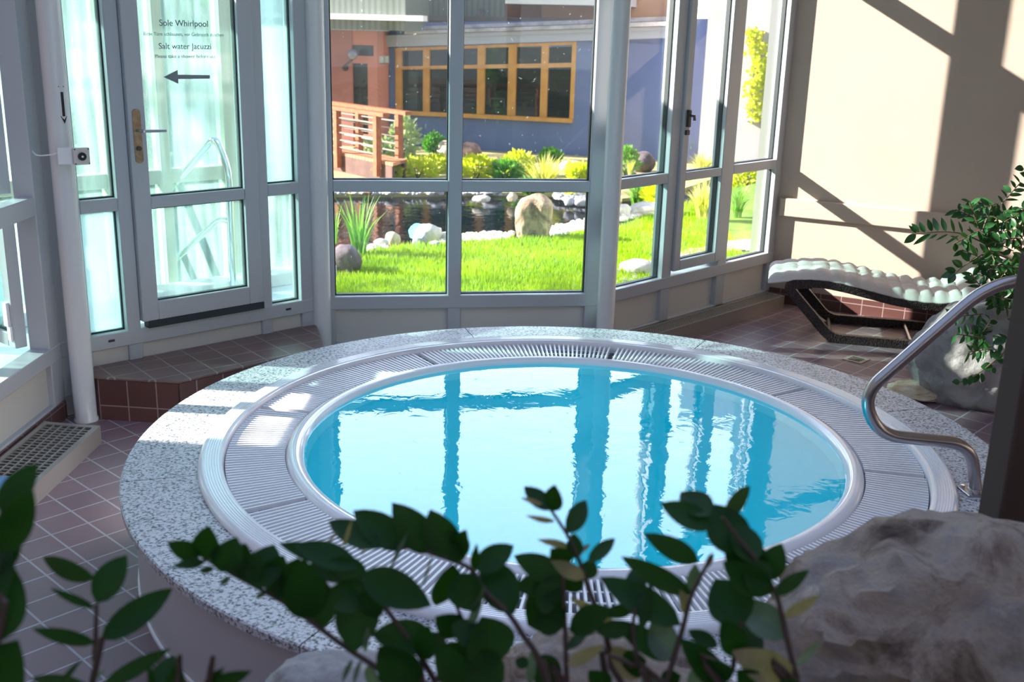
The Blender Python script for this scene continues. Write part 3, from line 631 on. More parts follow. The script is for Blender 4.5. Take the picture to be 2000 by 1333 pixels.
# ============================================================ HANDRAIL, POST
pl_ = F(ZG, 1905, 962); ud = V3((cos(R(190)), sin(R(190)), 0)); nrm = V3((-ud.y, ud.x, 0))
PH = Plane(math.degrees(math.atan2(nrm.x, nrm.y)), nrm.dot(pl_))
hr = thing('handrail', 'bent stainless steel handrail with base plate rising over the right side of the whirlpool', 'handrail', pl_)
pts = [V3((pl_.x, pl_.y, ZG+.008)), PH.px(1908, 915), PH.px(1868, 868), PH.px(1735, 845), PH.px(1680, 768), PH.px(1760, 712), PH.px(1928, 563), PH.px(2012, 543)]
P0 = pts
path = [P0[0], PH.px(1903, 920)] + roundpath([PH.px(1903, 920), PH.px(1893, 868), PH.px(1745, 853), PH.px(1690, 790), PH.px(1722, 742), PH.px(1925, 560)], .14, 8)[1:-1]
path = roundpath([P0[0], PH.px(1897, 868), PH.px(1716, 850), PH.px(1684, 772), PH.px(1940, 548), PH.px(2120, 549)], .13, 9)
lst = path[-1]; path += [lst+V3((.10, .02, -.02)), V3((lst.x+.14, lst.y+.02, lst.z-.12)), V3((lst.x+.14, lst.y+.02, .008))]
MB().tube(path, .0228, 20).obj('rail_tube', 'steel', hr, smooth=True)
pb = MB(); uo = -ud
obox(pb, pl_+uo*.035+V3((0, 0, .004)), uo*.085, nrm*.045, V3((0, 0, .004))); bp_ = bevel(pb.obj('base_plate', 'steel', hr), .002, 1)
for i, (q1, q2) in enumerate(((-.035, .03), (-.035, -.03), (.10, .03), (.10, -.03))):
    c = pl_+uo*q1+nrm*q2; MB().tube([c+V3((0, 0, .007)), c+V3((0, 0, .017))], .007, 6).obj('bolt', 'chrome', bp_)
MB().lathe([(.0228, ZG+.008), (.031, ZG+.008), (.027, ZG+.016), (.0228, ZG+.018)], 24, c=(pl_.x, pl_.y, 0)).obj('weld_collar', 'steel', hr)
q = V3(path[-1]); MB().box((q.x, q.y, .005), .12, .12, .01).obj('floor_plate', 'steel', hr)
pp = DP(1944, 1030, 2.55); dh = V3((rt.x, rt.y, 0)).normalized(); dn = V3((-dh.y, dh.x, 0))
cpo = V3((pp.x, pp.y, 0))+dh*.075+dn*.05
po = MB(); obox(po, cpo+V3((0, 0, .76)), dh*.072, dn*.06, V3((0, 0, .76))); bevel(po.obj('rail_post', 'brownpost', origin=cpo), .012, 4)
tag(bpy.data.objects['rail_post'], 'dark brown square post at the right edge in front of the handrail base', 'post')
# ============================================================ LOUNGER
fl0 = F(0, 1622, 670); ld = R(-10); LU = V3((cos(ld), sin(ld), 0)); LN = V3((-sin(ld), cos(ld), 0))
PLn = Plane(math.degrees(math.atan2(LN.x, LN.y)), LN.dot(fl0)); WD = .55
lg = thing('sun_lounger', 'dark brown wicker sun lounger standing along the beige wall', 'sun lounger', fl0)
top = [PLn.px(*q) for q in ((1552, 557), (1600, 556), (1650, 565), (1700, 578), (1760, 593), (1830, 602), (1885, 598), (1935, 580), (1975, 556), (2000, 538))]
top = smoothpath(top, 4)
bot = [PLn.px(1622, 661), PLn.px(1700, 666), PLn.px(1800, 672), PLn.px(1880, 676)]
for b in bot: b.z = .028
loop = roundpath([top[3], PLn.px(1532, 562), PLn.px(1614, 662)] , .05, 6)
loop = [top[3]]+roundpath([top[3], PLn.px(1534, 556), V3((bot[0].x, bot[0].y, .028)), bot[1]], .07, 6)[1:]+bot[2:]+[PLn.px(1905, 600)]
def flat_sweep(mb, pts, hw, hh, side):       # rectangular band, side = horizontal width direction
    vs = []; k = len(pts)
    for i, p in enumerate(pts):
        d = (pts[min(i+1, k-1)]-pts[max(i-1, 0)]).normalized(); nn = side.cross(d).normalized()
        vs += [p-side*hw-nn*hh, p+side*hw-nn*hh, p+side*hw+nn*hh, p-side*hw+nn*hh]
    fs = [(0, 1, 2, 3), ((k-1)*4+3, (k-1)*4+2, (k-1)*4+1, (k-1)*4)]
    for i in range(k-1):
        for q in range(4): fs.append((i*4+q, i*4+(q+1) % 4, (i+1)*4+(q+1) % 4, (i+1)*4+q))
    mb.add(vs, fs)
for s_ in (0, 1):
    off = LN*(WD*s_); m = MB(); flat_sweep(m, [p+off+LN*.022 for p in top], .022, .026, LN); bevel(m.obj('side_rail', 'wicker', lg), .008, 2)
    m = MB(); flat_sweep(m, [p+off+LN*.022 for p in loop], .024, .032, LN); bevel(m.obj('leg_loop', 'wicker', lg), .008, 2)
m = MB(); flat_sweep(m, [p+LN*(WD/2+.02)+V3((0, 0, .012)) for p in top], WD/2-.02, .012, LN); m.obj('seat', 'wicker', lg)
for k, (u, dz) in enumerate(((0, 0), (1, 0))):
    pass
mleg = MB(); a, b = PLn.px(1556, 575)+V3((0, 0, 0)), V3((bot[0].x, bot[0].y, .03)); flat_sweep(mleg, [a+LN*(WD/2+.02), b+LN*(WD/2+.02)], WD/2-.03, .010, LN)
cr = MB(); q = PLn.px(1783, 676); cr.tube([V3((q.x, q.y, .03))+LN*.03, V3((q.x, q.y, .03))+LN*(WD)], .011, 10); cr.obj('cross_bar', 'steel', lg)
cr2 = MB(); q = bot[0]; cr2.tube([V3((q.x, q.y, .03))+LN*.03, V3((q.x, q.y, .03))+LN*(WD)], .014, 10); cr2.obj('cross_bar', 'wicker', lg)
# quilted mattress
mt = MB(); NU, NV = 110, 22; ctl = [PLn.px(1519, 543)] + [p for p in top[2:]]
ctl = [top[0]+(top[0]-top[3]).normalized()*.17+V3((0, 0, -.012))] + top
def along(pts, t):
    L = [0]
    for i in range(1, len(pts)): L.append(L[-1]+(pts[i]-pts[i-1]).length)
    d = t*L[-1]
    for i in range(1, len(pts)):
        if L[i] >= d: k = (d-L[i-1])/(L[i]-L[i-1]+1e-9); return pts[i-1].lerp(pts[i], k), (pts[i]-pts[i-1]).normalized(), L[-1]
    return pts[-1], (pts[-1]-pts[-2]).normalized(), L[-1]
vs = []
for side_ in (1, 0):
    for i in range(NU+1):
        p, d, LL = along(ctl, i/NU); nn = LN.cross(d).normalized(); nn = nn if nn.z > 0 else -nn
        for j in range(NV+1):
            v = j/NV; w = (v-.5)*(WD+.02); s1 = abs(sin(pi*i/NU*17)); s2 = abs(sin(pi*v*4)); edge = min(1, min(v, 1-v)*9, min(i, NU-i)/3)**.5
            tt_ = i/NU; puff = (.034-.006*tt_+(.010+.022*min(1, tt_*1.6))*(s1*s2)**.45+.006*noise.noise(V3((i*.3, v*6, 2))))*edge
            scal = .010*(s1**.6) if j in (0, NV) else 0
            sgn = -1 if v < .5 else 1
            q = p+LN*(WD/2+.02+w+sgn*scal)+nn*(.034+ (puff if side_ else -.0*edge)+.0)
            if not side_: q = p+LN*(WD/2+.02+w+sgn*scal)+nn*(.028)
            vs.append(q)
fs = []; K = (NU+1)*(NV+1)
for i in range(NU):
    for j in range(NV):
        a = i*(NV+1)+j; fs.append((a, a+1, a+NV+2, a+NV+1)); fs.append((K+a, K+a+NV+1, K+a+NV+2, K+a+1))
for i in range(NU): 
    for j in (0, NV): a = i*(NV+1)+j; fs.append((a, a+NV+1, K+a+NV+1, K+a))
for j in range(NV):
    for i in (0, NU): a = i*(NV+1)+j; fs.append((a, a+1, K+a+1, K+a))
mo = mt.add(vs, fs).obj('mattress', 'cushion', smooth=True, origin=fl0+V3((0, 0, .4)))
tag(mo, 'off-white quilted mattress lying on the wicker sun lounger', 'mattress')
# floor drain
dr = F(0, 1672, 703); e = thing('floor_drain', 'small square steel floor drain in the tiles before the sun lounger', 'drain', dr)
MB().box((dr.x, dr.y, .002), .13, .13, .004, R(50.5)).obj('drain_frame', 'grille', e)
m = MB()
for k in (-.03, 0, .03): m.box((dr.x+k*cos(R(50.5)), dr.y+k*sin(R(50.5)), .0045), .012, .08, .002, R(50.5))
m.obj('drain_slots', 'void', e)  # near-black bars stand for the shade in open slots
# blue towel on the left heater
tw = F(.10, 8, 955); bevel(tag(MB().box((tw.x-.07, tw.y, .110), .20, .13, .036, R(6)).obj('folded_towel', 'towel', origin=(tw.x, tw.y, .09)), 'light blue folded towel lying on the left floor heater', 'towel'), .012, 3)
# ============================================================ INDOOR ROCKS
def boulder(px, py, dep, rw, rd, rh, m, label, seed, zbase, rough=.25, rz=0, sub=5, name='boulder'):
    c = DP(px, py, dep); o = rock_mesh(MB(), c, rw, rd, rh, seed, rough, sub, rz).obj(name, m, smooth=True, origin=(c.x, c.y, zbase)); return tag(o, label, 'boulder')
boulder(1815, 1270, 2.05, .335, .26, .24, 'boulder', 'large brown-grey boulder in the right foreground beside the post', 3, .5, .22)
boulder(1190, 1440, 2.12, .33, .17, .20, 'boulder', 'grey boulder in the foreground behind the leafy twigs', 9, .5, .25)
boulder(655, 1400, 2.0, .155, .14, .115, 'boulder2', 'pale boulder at the bottom edge, left of the leafy twigs', 5, .5, .18)
bed = [V3((-.62, -2.12, 0)), V3((2.5, -2.12, 0)), V3((2.5, -3.9, 0)), V3((-1.6, -3.9, 0)), V3((-1.6, -2.9, 0))]
struct(tag(MB().prism([V3((-.60, -2.16, 0)), V3((-1.75, -3.0, 0)), V3((-1.75, -3.9, 0)), V3((3.2, -3.9, 0)), V3((3.2, -2.16, 0))], (0, 0, .52)).obj('planting_bed', 'soil'), 'raised planting bed of dark soil in the foreground', 'planting bed'))
P = F(0, 1915, 812)
def boulder2(c, sx, sy, sz, m, label, seed, rough, rz=0):
    o = rock_mesh(MB(), (c.x, c.y, sz*.70), sx, sy, sz, seed, rough, 5, rz).obj('boulder', m, smooth=True, origin=(c.x, c.y, 0)); return tag(o, label, 'boulder')
boulder2(P+V3((.05, .30, 0)), .37, .32, .335, 'boulder2', 'big blue-grey boulder behind the handrail on the right', 12, .16, .2)
boulder2(F(0, 1915, 740)+V3((0, .0, 0)), .30, .2, .31, 'mossrock', 'mossy brown boulder behind the big blue-grey boulder', 4, .2)
boulder2(F(0, 1778, 778)+V3((.03, .02, 0)), .17, .12, .05, 'tanrock', 'flat tan stone on the floor, left of the big blue-grey boulder', 6, .25)
# ============================================================ INDOOR PLANTS
def foreplant(name, label, dep, stems, leaves, root, seed=1):
    rnd = random.Random(seed); b0 = V3(root); e = thing(name, label, 'plant', b0)
    ms = MB()
    for st_ in stems:
        pts = [DP(x, y, dep) for x, y in st_]
        if st_[0][1] > 1320: pts = [b0]+pts
        pts = smoothpath(pts, 5); n = len(pts); ms.tube(pts, [.0048-.0028*i/n for i in range(n)], 7)
    ms.obj('stem', 'stem', e, smooth=True)
    groups = {}
    for L_ in leaves:
        x0, y0, x1, y1, w = L_[:5]; k = L_[5] if len(L_) > 5 else 'leaf'
        d0 = dep+rnd.uniform(-.015, .015); d1 = d0+rnd.uniform(-.035, .05); mb = groups.setdefault(k, MB())
        n = -fw*1.0+rt*rnd.uniform(-.45, .45)+up*rnd.uniform(-.1, .6)
        leaf(mb, DP(x0, y0, d0), DP(x1, y1, d1), w*1.12*dep/FP, n, fold=.12, curl=rnd.uniform(-.12, .2), n=8)
    for k, mb in groups.items(): mb.obj('foliage', k, e, smooth=False, recalc=False); 
    for o in e.children:
        if o.name.startswith('foliage'):
            for p in o.data.polygons: p.use_smooth = True
    return e
t_, g_ = 'leaf2', 'leaf3'
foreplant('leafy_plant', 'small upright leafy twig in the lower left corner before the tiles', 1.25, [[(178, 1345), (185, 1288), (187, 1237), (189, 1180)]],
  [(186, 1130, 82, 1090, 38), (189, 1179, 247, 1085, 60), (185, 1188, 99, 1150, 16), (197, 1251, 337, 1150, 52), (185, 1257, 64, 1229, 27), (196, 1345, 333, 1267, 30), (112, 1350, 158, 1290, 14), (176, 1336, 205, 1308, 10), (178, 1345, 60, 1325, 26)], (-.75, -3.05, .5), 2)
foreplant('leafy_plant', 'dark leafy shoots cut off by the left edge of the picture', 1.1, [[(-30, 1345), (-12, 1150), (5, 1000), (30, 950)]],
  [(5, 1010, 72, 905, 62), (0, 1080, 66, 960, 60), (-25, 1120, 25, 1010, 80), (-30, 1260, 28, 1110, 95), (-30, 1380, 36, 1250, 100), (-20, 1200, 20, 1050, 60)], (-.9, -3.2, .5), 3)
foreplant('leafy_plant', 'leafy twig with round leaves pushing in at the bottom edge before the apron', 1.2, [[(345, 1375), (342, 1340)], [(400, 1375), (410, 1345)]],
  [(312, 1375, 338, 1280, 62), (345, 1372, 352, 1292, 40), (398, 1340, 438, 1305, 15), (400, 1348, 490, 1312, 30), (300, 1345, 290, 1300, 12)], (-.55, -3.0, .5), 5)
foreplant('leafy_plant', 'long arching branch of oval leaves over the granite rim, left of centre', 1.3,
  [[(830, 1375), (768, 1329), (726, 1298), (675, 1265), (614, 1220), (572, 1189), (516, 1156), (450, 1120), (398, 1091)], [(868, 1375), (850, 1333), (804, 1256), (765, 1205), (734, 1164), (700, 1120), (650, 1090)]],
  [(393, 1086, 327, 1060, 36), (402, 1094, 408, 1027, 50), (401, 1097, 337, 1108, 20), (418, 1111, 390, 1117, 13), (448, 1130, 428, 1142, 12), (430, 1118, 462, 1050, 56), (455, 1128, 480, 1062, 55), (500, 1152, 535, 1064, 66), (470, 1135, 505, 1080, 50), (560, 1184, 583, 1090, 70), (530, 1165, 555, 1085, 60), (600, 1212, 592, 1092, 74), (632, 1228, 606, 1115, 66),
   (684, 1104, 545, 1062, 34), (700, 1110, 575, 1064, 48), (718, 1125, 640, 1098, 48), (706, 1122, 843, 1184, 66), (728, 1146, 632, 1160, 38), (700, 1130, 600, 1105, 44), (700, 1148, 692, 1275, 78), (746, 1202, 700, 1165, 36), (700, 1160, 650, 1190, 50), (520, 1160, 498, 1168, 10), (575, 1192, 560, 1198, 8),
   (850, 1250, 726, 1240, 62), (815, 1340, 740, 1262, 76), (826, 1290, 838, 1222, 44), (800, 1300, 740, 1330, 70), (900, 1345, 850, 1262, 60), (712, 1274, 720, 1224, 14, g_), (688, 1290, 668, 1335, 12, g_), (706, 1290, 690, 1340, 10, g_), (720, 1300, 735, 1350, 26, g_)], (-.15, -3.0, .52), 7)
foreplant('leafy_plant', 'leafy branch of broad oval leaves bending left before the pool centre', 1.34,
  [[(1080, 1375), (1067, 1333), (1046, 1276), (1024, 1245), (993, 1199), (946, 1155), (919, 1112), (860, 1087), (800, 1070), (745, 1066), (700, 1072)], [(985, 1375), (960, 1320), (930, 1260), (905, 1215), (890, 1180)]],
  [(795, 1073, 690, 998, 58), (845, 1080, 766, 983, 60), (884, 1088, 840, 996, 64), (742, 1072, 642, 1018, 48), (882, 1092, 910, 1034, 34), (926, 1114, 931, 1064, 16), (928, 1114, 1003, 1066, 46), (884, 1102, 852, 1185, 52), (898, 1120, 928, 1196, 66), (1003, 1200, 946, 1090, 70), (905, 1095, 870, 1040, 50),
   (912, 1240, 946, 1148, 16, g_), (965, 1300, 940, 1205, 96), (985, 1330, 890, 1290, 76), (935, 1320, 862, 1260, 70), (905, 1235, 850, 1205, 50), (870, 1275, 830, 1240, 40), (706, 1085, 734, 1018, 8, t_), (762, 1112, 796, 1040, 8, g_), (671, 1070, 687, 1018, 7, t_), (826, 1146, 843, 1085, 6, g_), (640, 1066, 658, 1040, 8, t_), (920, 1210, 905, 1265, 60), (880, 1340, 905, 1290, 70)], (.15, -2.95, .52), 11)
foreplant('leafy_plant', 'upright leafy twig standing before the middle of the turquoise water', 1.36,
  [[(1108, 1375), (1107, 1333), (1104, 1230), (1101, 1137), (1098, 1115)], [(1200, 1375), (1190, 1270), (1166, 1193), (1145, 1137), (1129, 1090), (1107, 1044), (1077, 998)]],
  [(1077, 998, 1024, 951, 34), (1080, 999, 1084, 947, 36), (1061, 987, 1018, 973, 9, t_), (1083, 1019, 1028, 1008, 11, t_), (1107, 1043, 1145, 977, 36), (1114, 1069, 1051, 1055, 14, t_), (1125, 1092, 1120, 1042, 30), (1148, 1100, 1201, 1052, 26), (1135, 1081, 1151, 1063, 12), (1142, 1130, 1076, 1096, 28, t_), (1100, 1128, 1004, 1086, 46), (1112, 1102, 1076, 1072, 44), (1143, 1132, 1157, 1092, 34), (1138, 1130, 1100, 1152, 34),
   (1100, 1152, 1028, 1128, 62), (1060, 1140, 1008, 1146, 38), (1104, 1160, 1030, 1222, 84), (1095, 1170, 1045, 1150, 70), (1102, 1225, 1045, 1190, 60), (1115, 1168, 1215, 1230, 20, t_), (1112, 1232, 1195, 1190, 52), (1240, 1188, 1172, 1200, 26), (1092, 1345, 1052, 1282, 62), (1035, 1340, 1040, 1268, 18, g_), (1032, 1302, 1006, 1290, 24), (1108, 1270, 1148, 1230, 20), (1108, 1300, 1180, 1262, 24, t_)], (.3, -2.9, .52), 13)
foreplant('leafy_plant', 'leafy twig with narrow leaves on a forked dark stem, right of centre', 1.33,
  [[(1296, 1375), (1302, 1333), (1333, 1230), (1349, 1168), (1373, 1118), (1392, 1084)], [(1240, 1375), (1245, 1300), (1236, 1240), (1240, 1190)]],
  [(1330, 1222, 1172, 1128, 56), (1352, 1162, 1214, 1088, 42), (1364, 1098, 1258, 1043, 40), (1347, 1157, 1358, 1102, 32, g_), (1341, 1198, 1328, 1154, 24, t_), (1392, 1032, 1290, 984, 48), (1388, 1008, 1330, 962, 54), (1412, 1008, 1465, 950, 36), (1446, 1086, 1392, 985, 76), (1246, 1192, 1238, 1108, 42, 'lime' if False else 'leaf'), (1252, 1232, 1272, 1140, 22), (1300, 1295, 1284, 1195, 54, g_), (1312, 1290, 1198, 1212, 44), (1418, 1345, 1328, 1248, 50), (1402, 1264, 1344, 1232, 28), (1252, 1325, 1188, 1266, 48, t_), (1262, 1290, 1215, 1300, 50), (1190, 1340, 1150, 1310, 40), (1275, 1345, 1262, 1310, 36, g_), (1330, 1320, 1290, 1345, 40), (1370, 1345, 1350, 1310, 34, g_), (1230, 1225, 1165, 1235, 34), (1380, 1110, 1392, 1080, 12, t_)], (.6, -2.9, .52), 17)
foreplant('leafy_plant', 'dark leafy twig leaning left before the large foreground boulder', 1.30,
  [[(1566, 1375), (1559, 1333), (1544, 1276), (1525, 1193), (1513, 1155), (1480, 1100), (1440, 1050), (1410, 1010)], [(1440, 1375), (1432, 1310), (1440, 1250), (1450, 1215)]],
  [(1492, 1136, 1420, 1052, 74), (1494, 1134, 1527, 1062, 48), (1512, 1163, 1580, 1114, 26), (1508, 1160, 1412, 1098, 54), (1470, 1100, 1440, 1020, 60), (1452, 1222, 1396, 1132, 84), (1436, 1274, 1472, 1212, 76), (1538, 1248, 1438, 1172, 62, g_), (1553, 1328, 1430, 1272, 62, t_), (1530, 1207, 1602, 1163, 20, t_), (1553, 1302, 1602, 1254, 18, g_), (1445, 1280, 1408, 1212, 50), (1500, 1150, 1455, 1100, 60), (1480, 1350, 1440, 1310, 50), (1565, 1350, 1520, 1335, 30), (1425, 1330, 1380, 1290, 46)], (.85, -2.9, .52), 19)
# waxy plant by the right-hand boulders
def zzplant():
    rnd = random.Random(5); D = 5.75; sc = .1875
    a = lambda x, y: DP(1750+x*sc, 320+y*sc, D); b = lambda x, y: DP(1750+x*sc, 540+y*sc, D-.25)
    root = V3((2.72, 2.05, .0)); e = thing('feather_leaf_plant', 'waxy dark green plant with feathery fronds arching over the right-hand boulders', 'plant', root)
    ms, ml = MB(), MB(); hub = DP(2035, 560, D+.05)
    def frond(f, stem, lv):
        pts = smoothpath([f(*q) for q in stem], 5); ms.tube(pts, [.006-.004*i/len(pts) for i in range(len(pts))], 6)
        for x0, y0, x1, y1, w in lv:
            p, q = f(x0, y0), f(x1, y1); q = q-fw*rnd.uniform(-.02, .03); leaf(ml, p, q, w*sc*D/FP, -fw+rt*rnd.uniform(-.5, .5)+up*rnd.uniform(-.2, .5), fold=.1, curl=rnd.uniform(-.1, .1), n=6)
    frond(a, [(1520, 1240), (1250, 1050), (1050, 910), (900, 820), (700, 735), (530, 710), (380, 715), (210, 735)],
      [(800, 770, 750, 650, 22), (695, 720, 635, 600, 34), (610, 715, 545, 575, 46), (520, 705, 470, 560, 54), (440, 705, 400, 555, 58), (375, 705, 315, 580, 56), (300, 715, 235, 610, 54), (240, 715, 170, 620, 56), (210, 725, 135, 640, 50), (210, 735, 90, 825, 78), (360, 730, 160, 850, 50), (430, 735, 350, 785, 26), (540, 735, 430, 795, 24), (650, 750, 500, 840, 28), (770, 790, 575, 880, 20), (945, 850, 855, 735, 62), (950, 925, 870, 830, 50), (1050, 910, 1010, 850, 60)])
    frond(a, [(1500, 1150), (1100, 960), (950, 930), (840, 980), (700, 1070), (620, 1140)],
      [(850, 972, 742, 838, 68), (768, 1018, 652, 905, 72), (692, 1072, 565, 1010, 78), (620, 1130, 475, 1185, 74), (625, 1115, 510, 1095, 62), (615, 1145, 545, 1250, 80), (790, 1045, 900, 985, 52), (880, 1000, 990, 960, 60)])
    frond(a, [(1600, 900), (1333, 720), (1220, 620), (1140, 560), (1090, 525)],
      [(1100, 525, 1010, 480, 70), (1130, 515, 1128, 405, 56), (1175, 535, 1188, 440, 46), (1222, 555, 1228, 450, 48), (1280, 570, 1298, 455, 44), (1090, 530, 905, 546, 20), (1110, 525, 945, 495, 18), (1230, 580, 1020, 560, 36), (1200, 570, 990, 590, 16), (1300, 600, 1100, 575, 66), (1333, 570, 1333, 480, 50), (1170, 620, 1000, 640, 30)])
    frond(b, [(1600, 560), (1400, 600), (1200, 690), (1120, 800), (1000, 900), (880, 1000), (760, 1070), (650, 1110)],
      [(1150, 650, 1010, 705, 84), (1165, 690, 1310, 640, 90), (1180, 735, 1300, 775, 84), (1110, 830, 980, 822, 96), (1010, 950, 885, 945, 96), (1000, 960, 1040, 1010, 70), (900, 1010, 865, 1105, 70), (860, 1010, 815, 1115, 70), (790, 1030, 745, 1135, 64), (730, 1060, 690, 1140, 62), (665, 1100, 575, 1100, 62), (960, 900, 990, 990, 70)])
    # dense heart of the plant: many short leaflets on short stems
    for k in range(62):
        x0, y0 = rnd.uniform(1905, 2060), rnd.uniform(395, 690); dd = D+rnd.uniform(-.18, .2); an = rnd.uniform(0, 2*pi); L_ = rnd.uniform(45, 95)
        p0, p1 = DP(x0, y0, dd), DP(x0+L_*cos(an), y0+L_*sin(an)*.6, dd-.05); ms.tube([p0, p1], .003, 5)
        for i in range(9):
            t = (i+.5)/9; p = p0.lerp(p1, t); s = 1 if i % 2 else -1; q = p+(rt*cos(an+s*1.1)-up*sin(an+s*1.1))*rnd.uniform(.045, .07)-fw*rnd.uniform(-.03, .03)
            leaf(ml, p, q, rnd.uniform(.018, .034), -fw+rt*rnd.uniform(-.8, .8)+up*rnd.uniform(-.4, .9), n=4)
    for k in range(7):
        t = k/6; p = DP(2000+60*t, 330+18*k, D-.1); leaf(ml, p, p-rt*.05+up*rnd.uniform(-.03, .03), .04, -fw+up*.4, n=5)
    for p in (DP(1990, 480, D), DP(2030, 560, D), DP(1985, 650, D-.1), DP(2050, 400, D), DP(2040, 620, D)):
        ms.tube(smoothpath([root, root+(p-root)*.5+V3((.1, .05, .1)), p], 5), .009, 6)
    ms.obj('stem', 'greenstem', e, smooth=True); o = ml.obj('foliage', 'zz', e, recalc=False)
    for p in o.data.polygons: p.use_smooth = True
zzplant()
# ============================================================ ENCLOSURE BEHIND THE DOOR
VO = 1.35; vb = thing('pool_enclosure', 'misted glass enclosure with cream posts behind the glass door', 'glass enclosure', PB.p(-.3, VO, 0))
def vq(x, y, o=VO): p = PB.px(x, y, o); return p.dot(PB.t), p.z
m = MB()
for xs in ((176, 222, 30), (286, 306, 0), (418, 440, 0), (560, 590, 0)):
    q0, _ = vq(xs[0], 10); q1, _ = vq(xs[1], 10)
    q0, q1 = min(q0, q1), max(q0, q1)
    m.bar(PB, q0, q1, -.15, 2.9, VO-.06, VO+.06)
q_l, q_r = -3.0, vq(600, 10)[0]; q_n = .40
m.bar(PB, q_l, q_r, 2.8, 2.9, VO-.06, VO+.06)
_, zr = vq(380, 338); m.bar(PB, q_l, q_r, zr-.05, zr+.04, VO-.045, VO+.05)
m.bar(PB, q_l, q_r, -.15, .05, VO-.08, VO+.08)
for k in range(3): m.bar(PB, q_l+.6*k, q_l+.6*k+.08, -.15, 2.9, VO-.06, VO+.06)
bevel(m.obj('posts_and_rails', 'cream', vb), .005, 1)
MB().bar(PB, q_l, q_r, .05, 2.8, VO-.003, VO+.003).obj('misted_glazing', 'glassteal', vb)
cb_ = MB(); cb_.prism([V3((p.x, p.y, -.15)) for p in (PB.p(-2.6, .12, 0), PB.p(q_n, .12, 0), PB.p(q_r, VO-.08, 0), PB.p(-2.6, VO-.08, 0))], (0, 0, .36)); struct(tag(cb_.obj('enclosure_floor', 'vesttile'), 'pale blue tiled floor inside the misted glass enclosure', 'floor'))
cu = MB(); a, b = F(.21, 300, 528), F(.21, 475, 560)
cu.bar(PB, -2.6, q_r, .21, .30, VO-.30, VO-.10); bevel(tag(cu.obj('enclosure_kerb', 'whitetrim', origin=PB.p(0, VO-.2, .21)), 'long white kerb along the foot of the misted enclosure wall', 'kerb'), .01, 2)
# stainless rail pair in the enclosure
f1 = F(.30, 455, 557); f2 = F(.30, 314, 534)
du = (f2-f1); du.z = 0; du.normalize(); nv = V3((-du.y, du.x, 0)); PV = Plane(math.degrees(math.atan2(nv.x, nv.y)), nv.dot(f1))
er = thing('enclosure_handrail', 'polished steel handrail with two sloping bars seen through the glass door', 'handrail', V3((f1.x, f1.y, .21)))
f1 = V3((f1.x, f1.y, .21))
MB().tube(roundpath([f1, PV.px(446, 330), PV.px(420, 265), PV.px(398, 295), PV.px(270, 440), PV.px(225, 492)], .10, 8), .024, 14).obj('top_rail', 'chrome', er, smooth=True)
MB().tube(roundpath([PV.px(450, 432), PV.px(428, 428), PV.px(315, 534)], .05, 6), .021, 14).obj('lower_rail', 'chrome', er, smooth=True)
# a yellow-green shrub and hedge outside the enclosure
# ============================================================ GARDEN
ZL, ZW, ZF = -.15, -.50, -.45
gm = MB().add([(-40, -12, -.62), (40, -12, -.62), (40, 70, -.62), (-40, 70, -.62)], [(0, 1, 2, 3)]).obj('garden_ground', 'mud', recalc=False); struct(gm)
lawn_px = [(560, 505), (650, 500), (740, 492), (800, 485), (870, 478), (950, 473), (1010, 470), (1100, 464), (1150, 452), (1215, 442), (1250, 430), (1300, 415), (1400, 378), (1500, 352), (1650, 345)]
lp = [F(ZL, *q) for q in lawn_px]
near = [PR.p(S0+.0, .3, ZL)+V3((4, 4, 0)), PR.p(S0, .25, ZL), PD.p(4.2, .16, ZL), PD.p(2.1, .16, ZL), PC.p(.70, .16, ZL), PC.p(-1.03, .16, ZL), PC.p(-2.2, .16, ZL)]
lpoly = lp+near
for p in lpoly: p.z = ZL
lawn = MB().prism([V3((p.x, p.y, -.62)) for p in lpoly], (0, 0, .62+ZL)).obj('lawn_base', 'lawn'); struct(lawn)
# grass blades: uncountable
def inpoly(x, y, P):
    c = False; n = len(P)
    for i in range(n):
        a, b = P[i], P[(i+1) % n]
        if (a.y > y) != (b.y > y) and x < (b.x-a.x)*(y-a.y)/(b.y-a.y)+a.x: c = not c
    return c
k0_ = F(ZL, 1464, 492); rnd = random.Random(3); gv, gf = [], []; cnt = 0
while cnt < 52000:
    dd = rnd.uniform(0, 1)**1.2; px_ = rnd.uniform(620, 1530); y_ = 345+245*dd+rnd.uniform(-3, 3)
    p = F(ZL, px_, y_)
    if not inpoly(p.x, p.y, lpoly) or p.y > 14: continue
    q = p.dot(PD.n)-PD.d
    if p.x > k0_.x-.1 and p.y > k0_.y-.45: continue
    if p.dot(PD.t) > 2.0 and q < .75+.15*noise.noise(V3((p.x*2, p.y*2, 0))): continue
    cnt += 1
    h = rnd.uniform(.035, .075)*(1+.5*noise.noise(V3((p.x*1.5, p.y*1.5, 5)))); a = rnd.uniform(0, pi); w = .006+.0008*depth(p); l = rnd.uniform(-.03, .03), rnd.uniform(-.03, .03)
    n = len(gv); gv += [(p.x-cos(a)*w/2, p.y-sin(a)*w/2, ZL-.002), (p.x+cos(a)*w/2, p.y+sin(a)*w/2, ZL-.002), (p.x+l[0], p.y+l[1], ZL+h)]; gf.append((n, n+1, n+2))
mb = MB(); mb.v, mb.f = gv, gf; tag(mb.obj('lawn_grass', 'grass', recalc=False), 'short bright green lawn grass outside the windows', 'grass', kind='stuff')
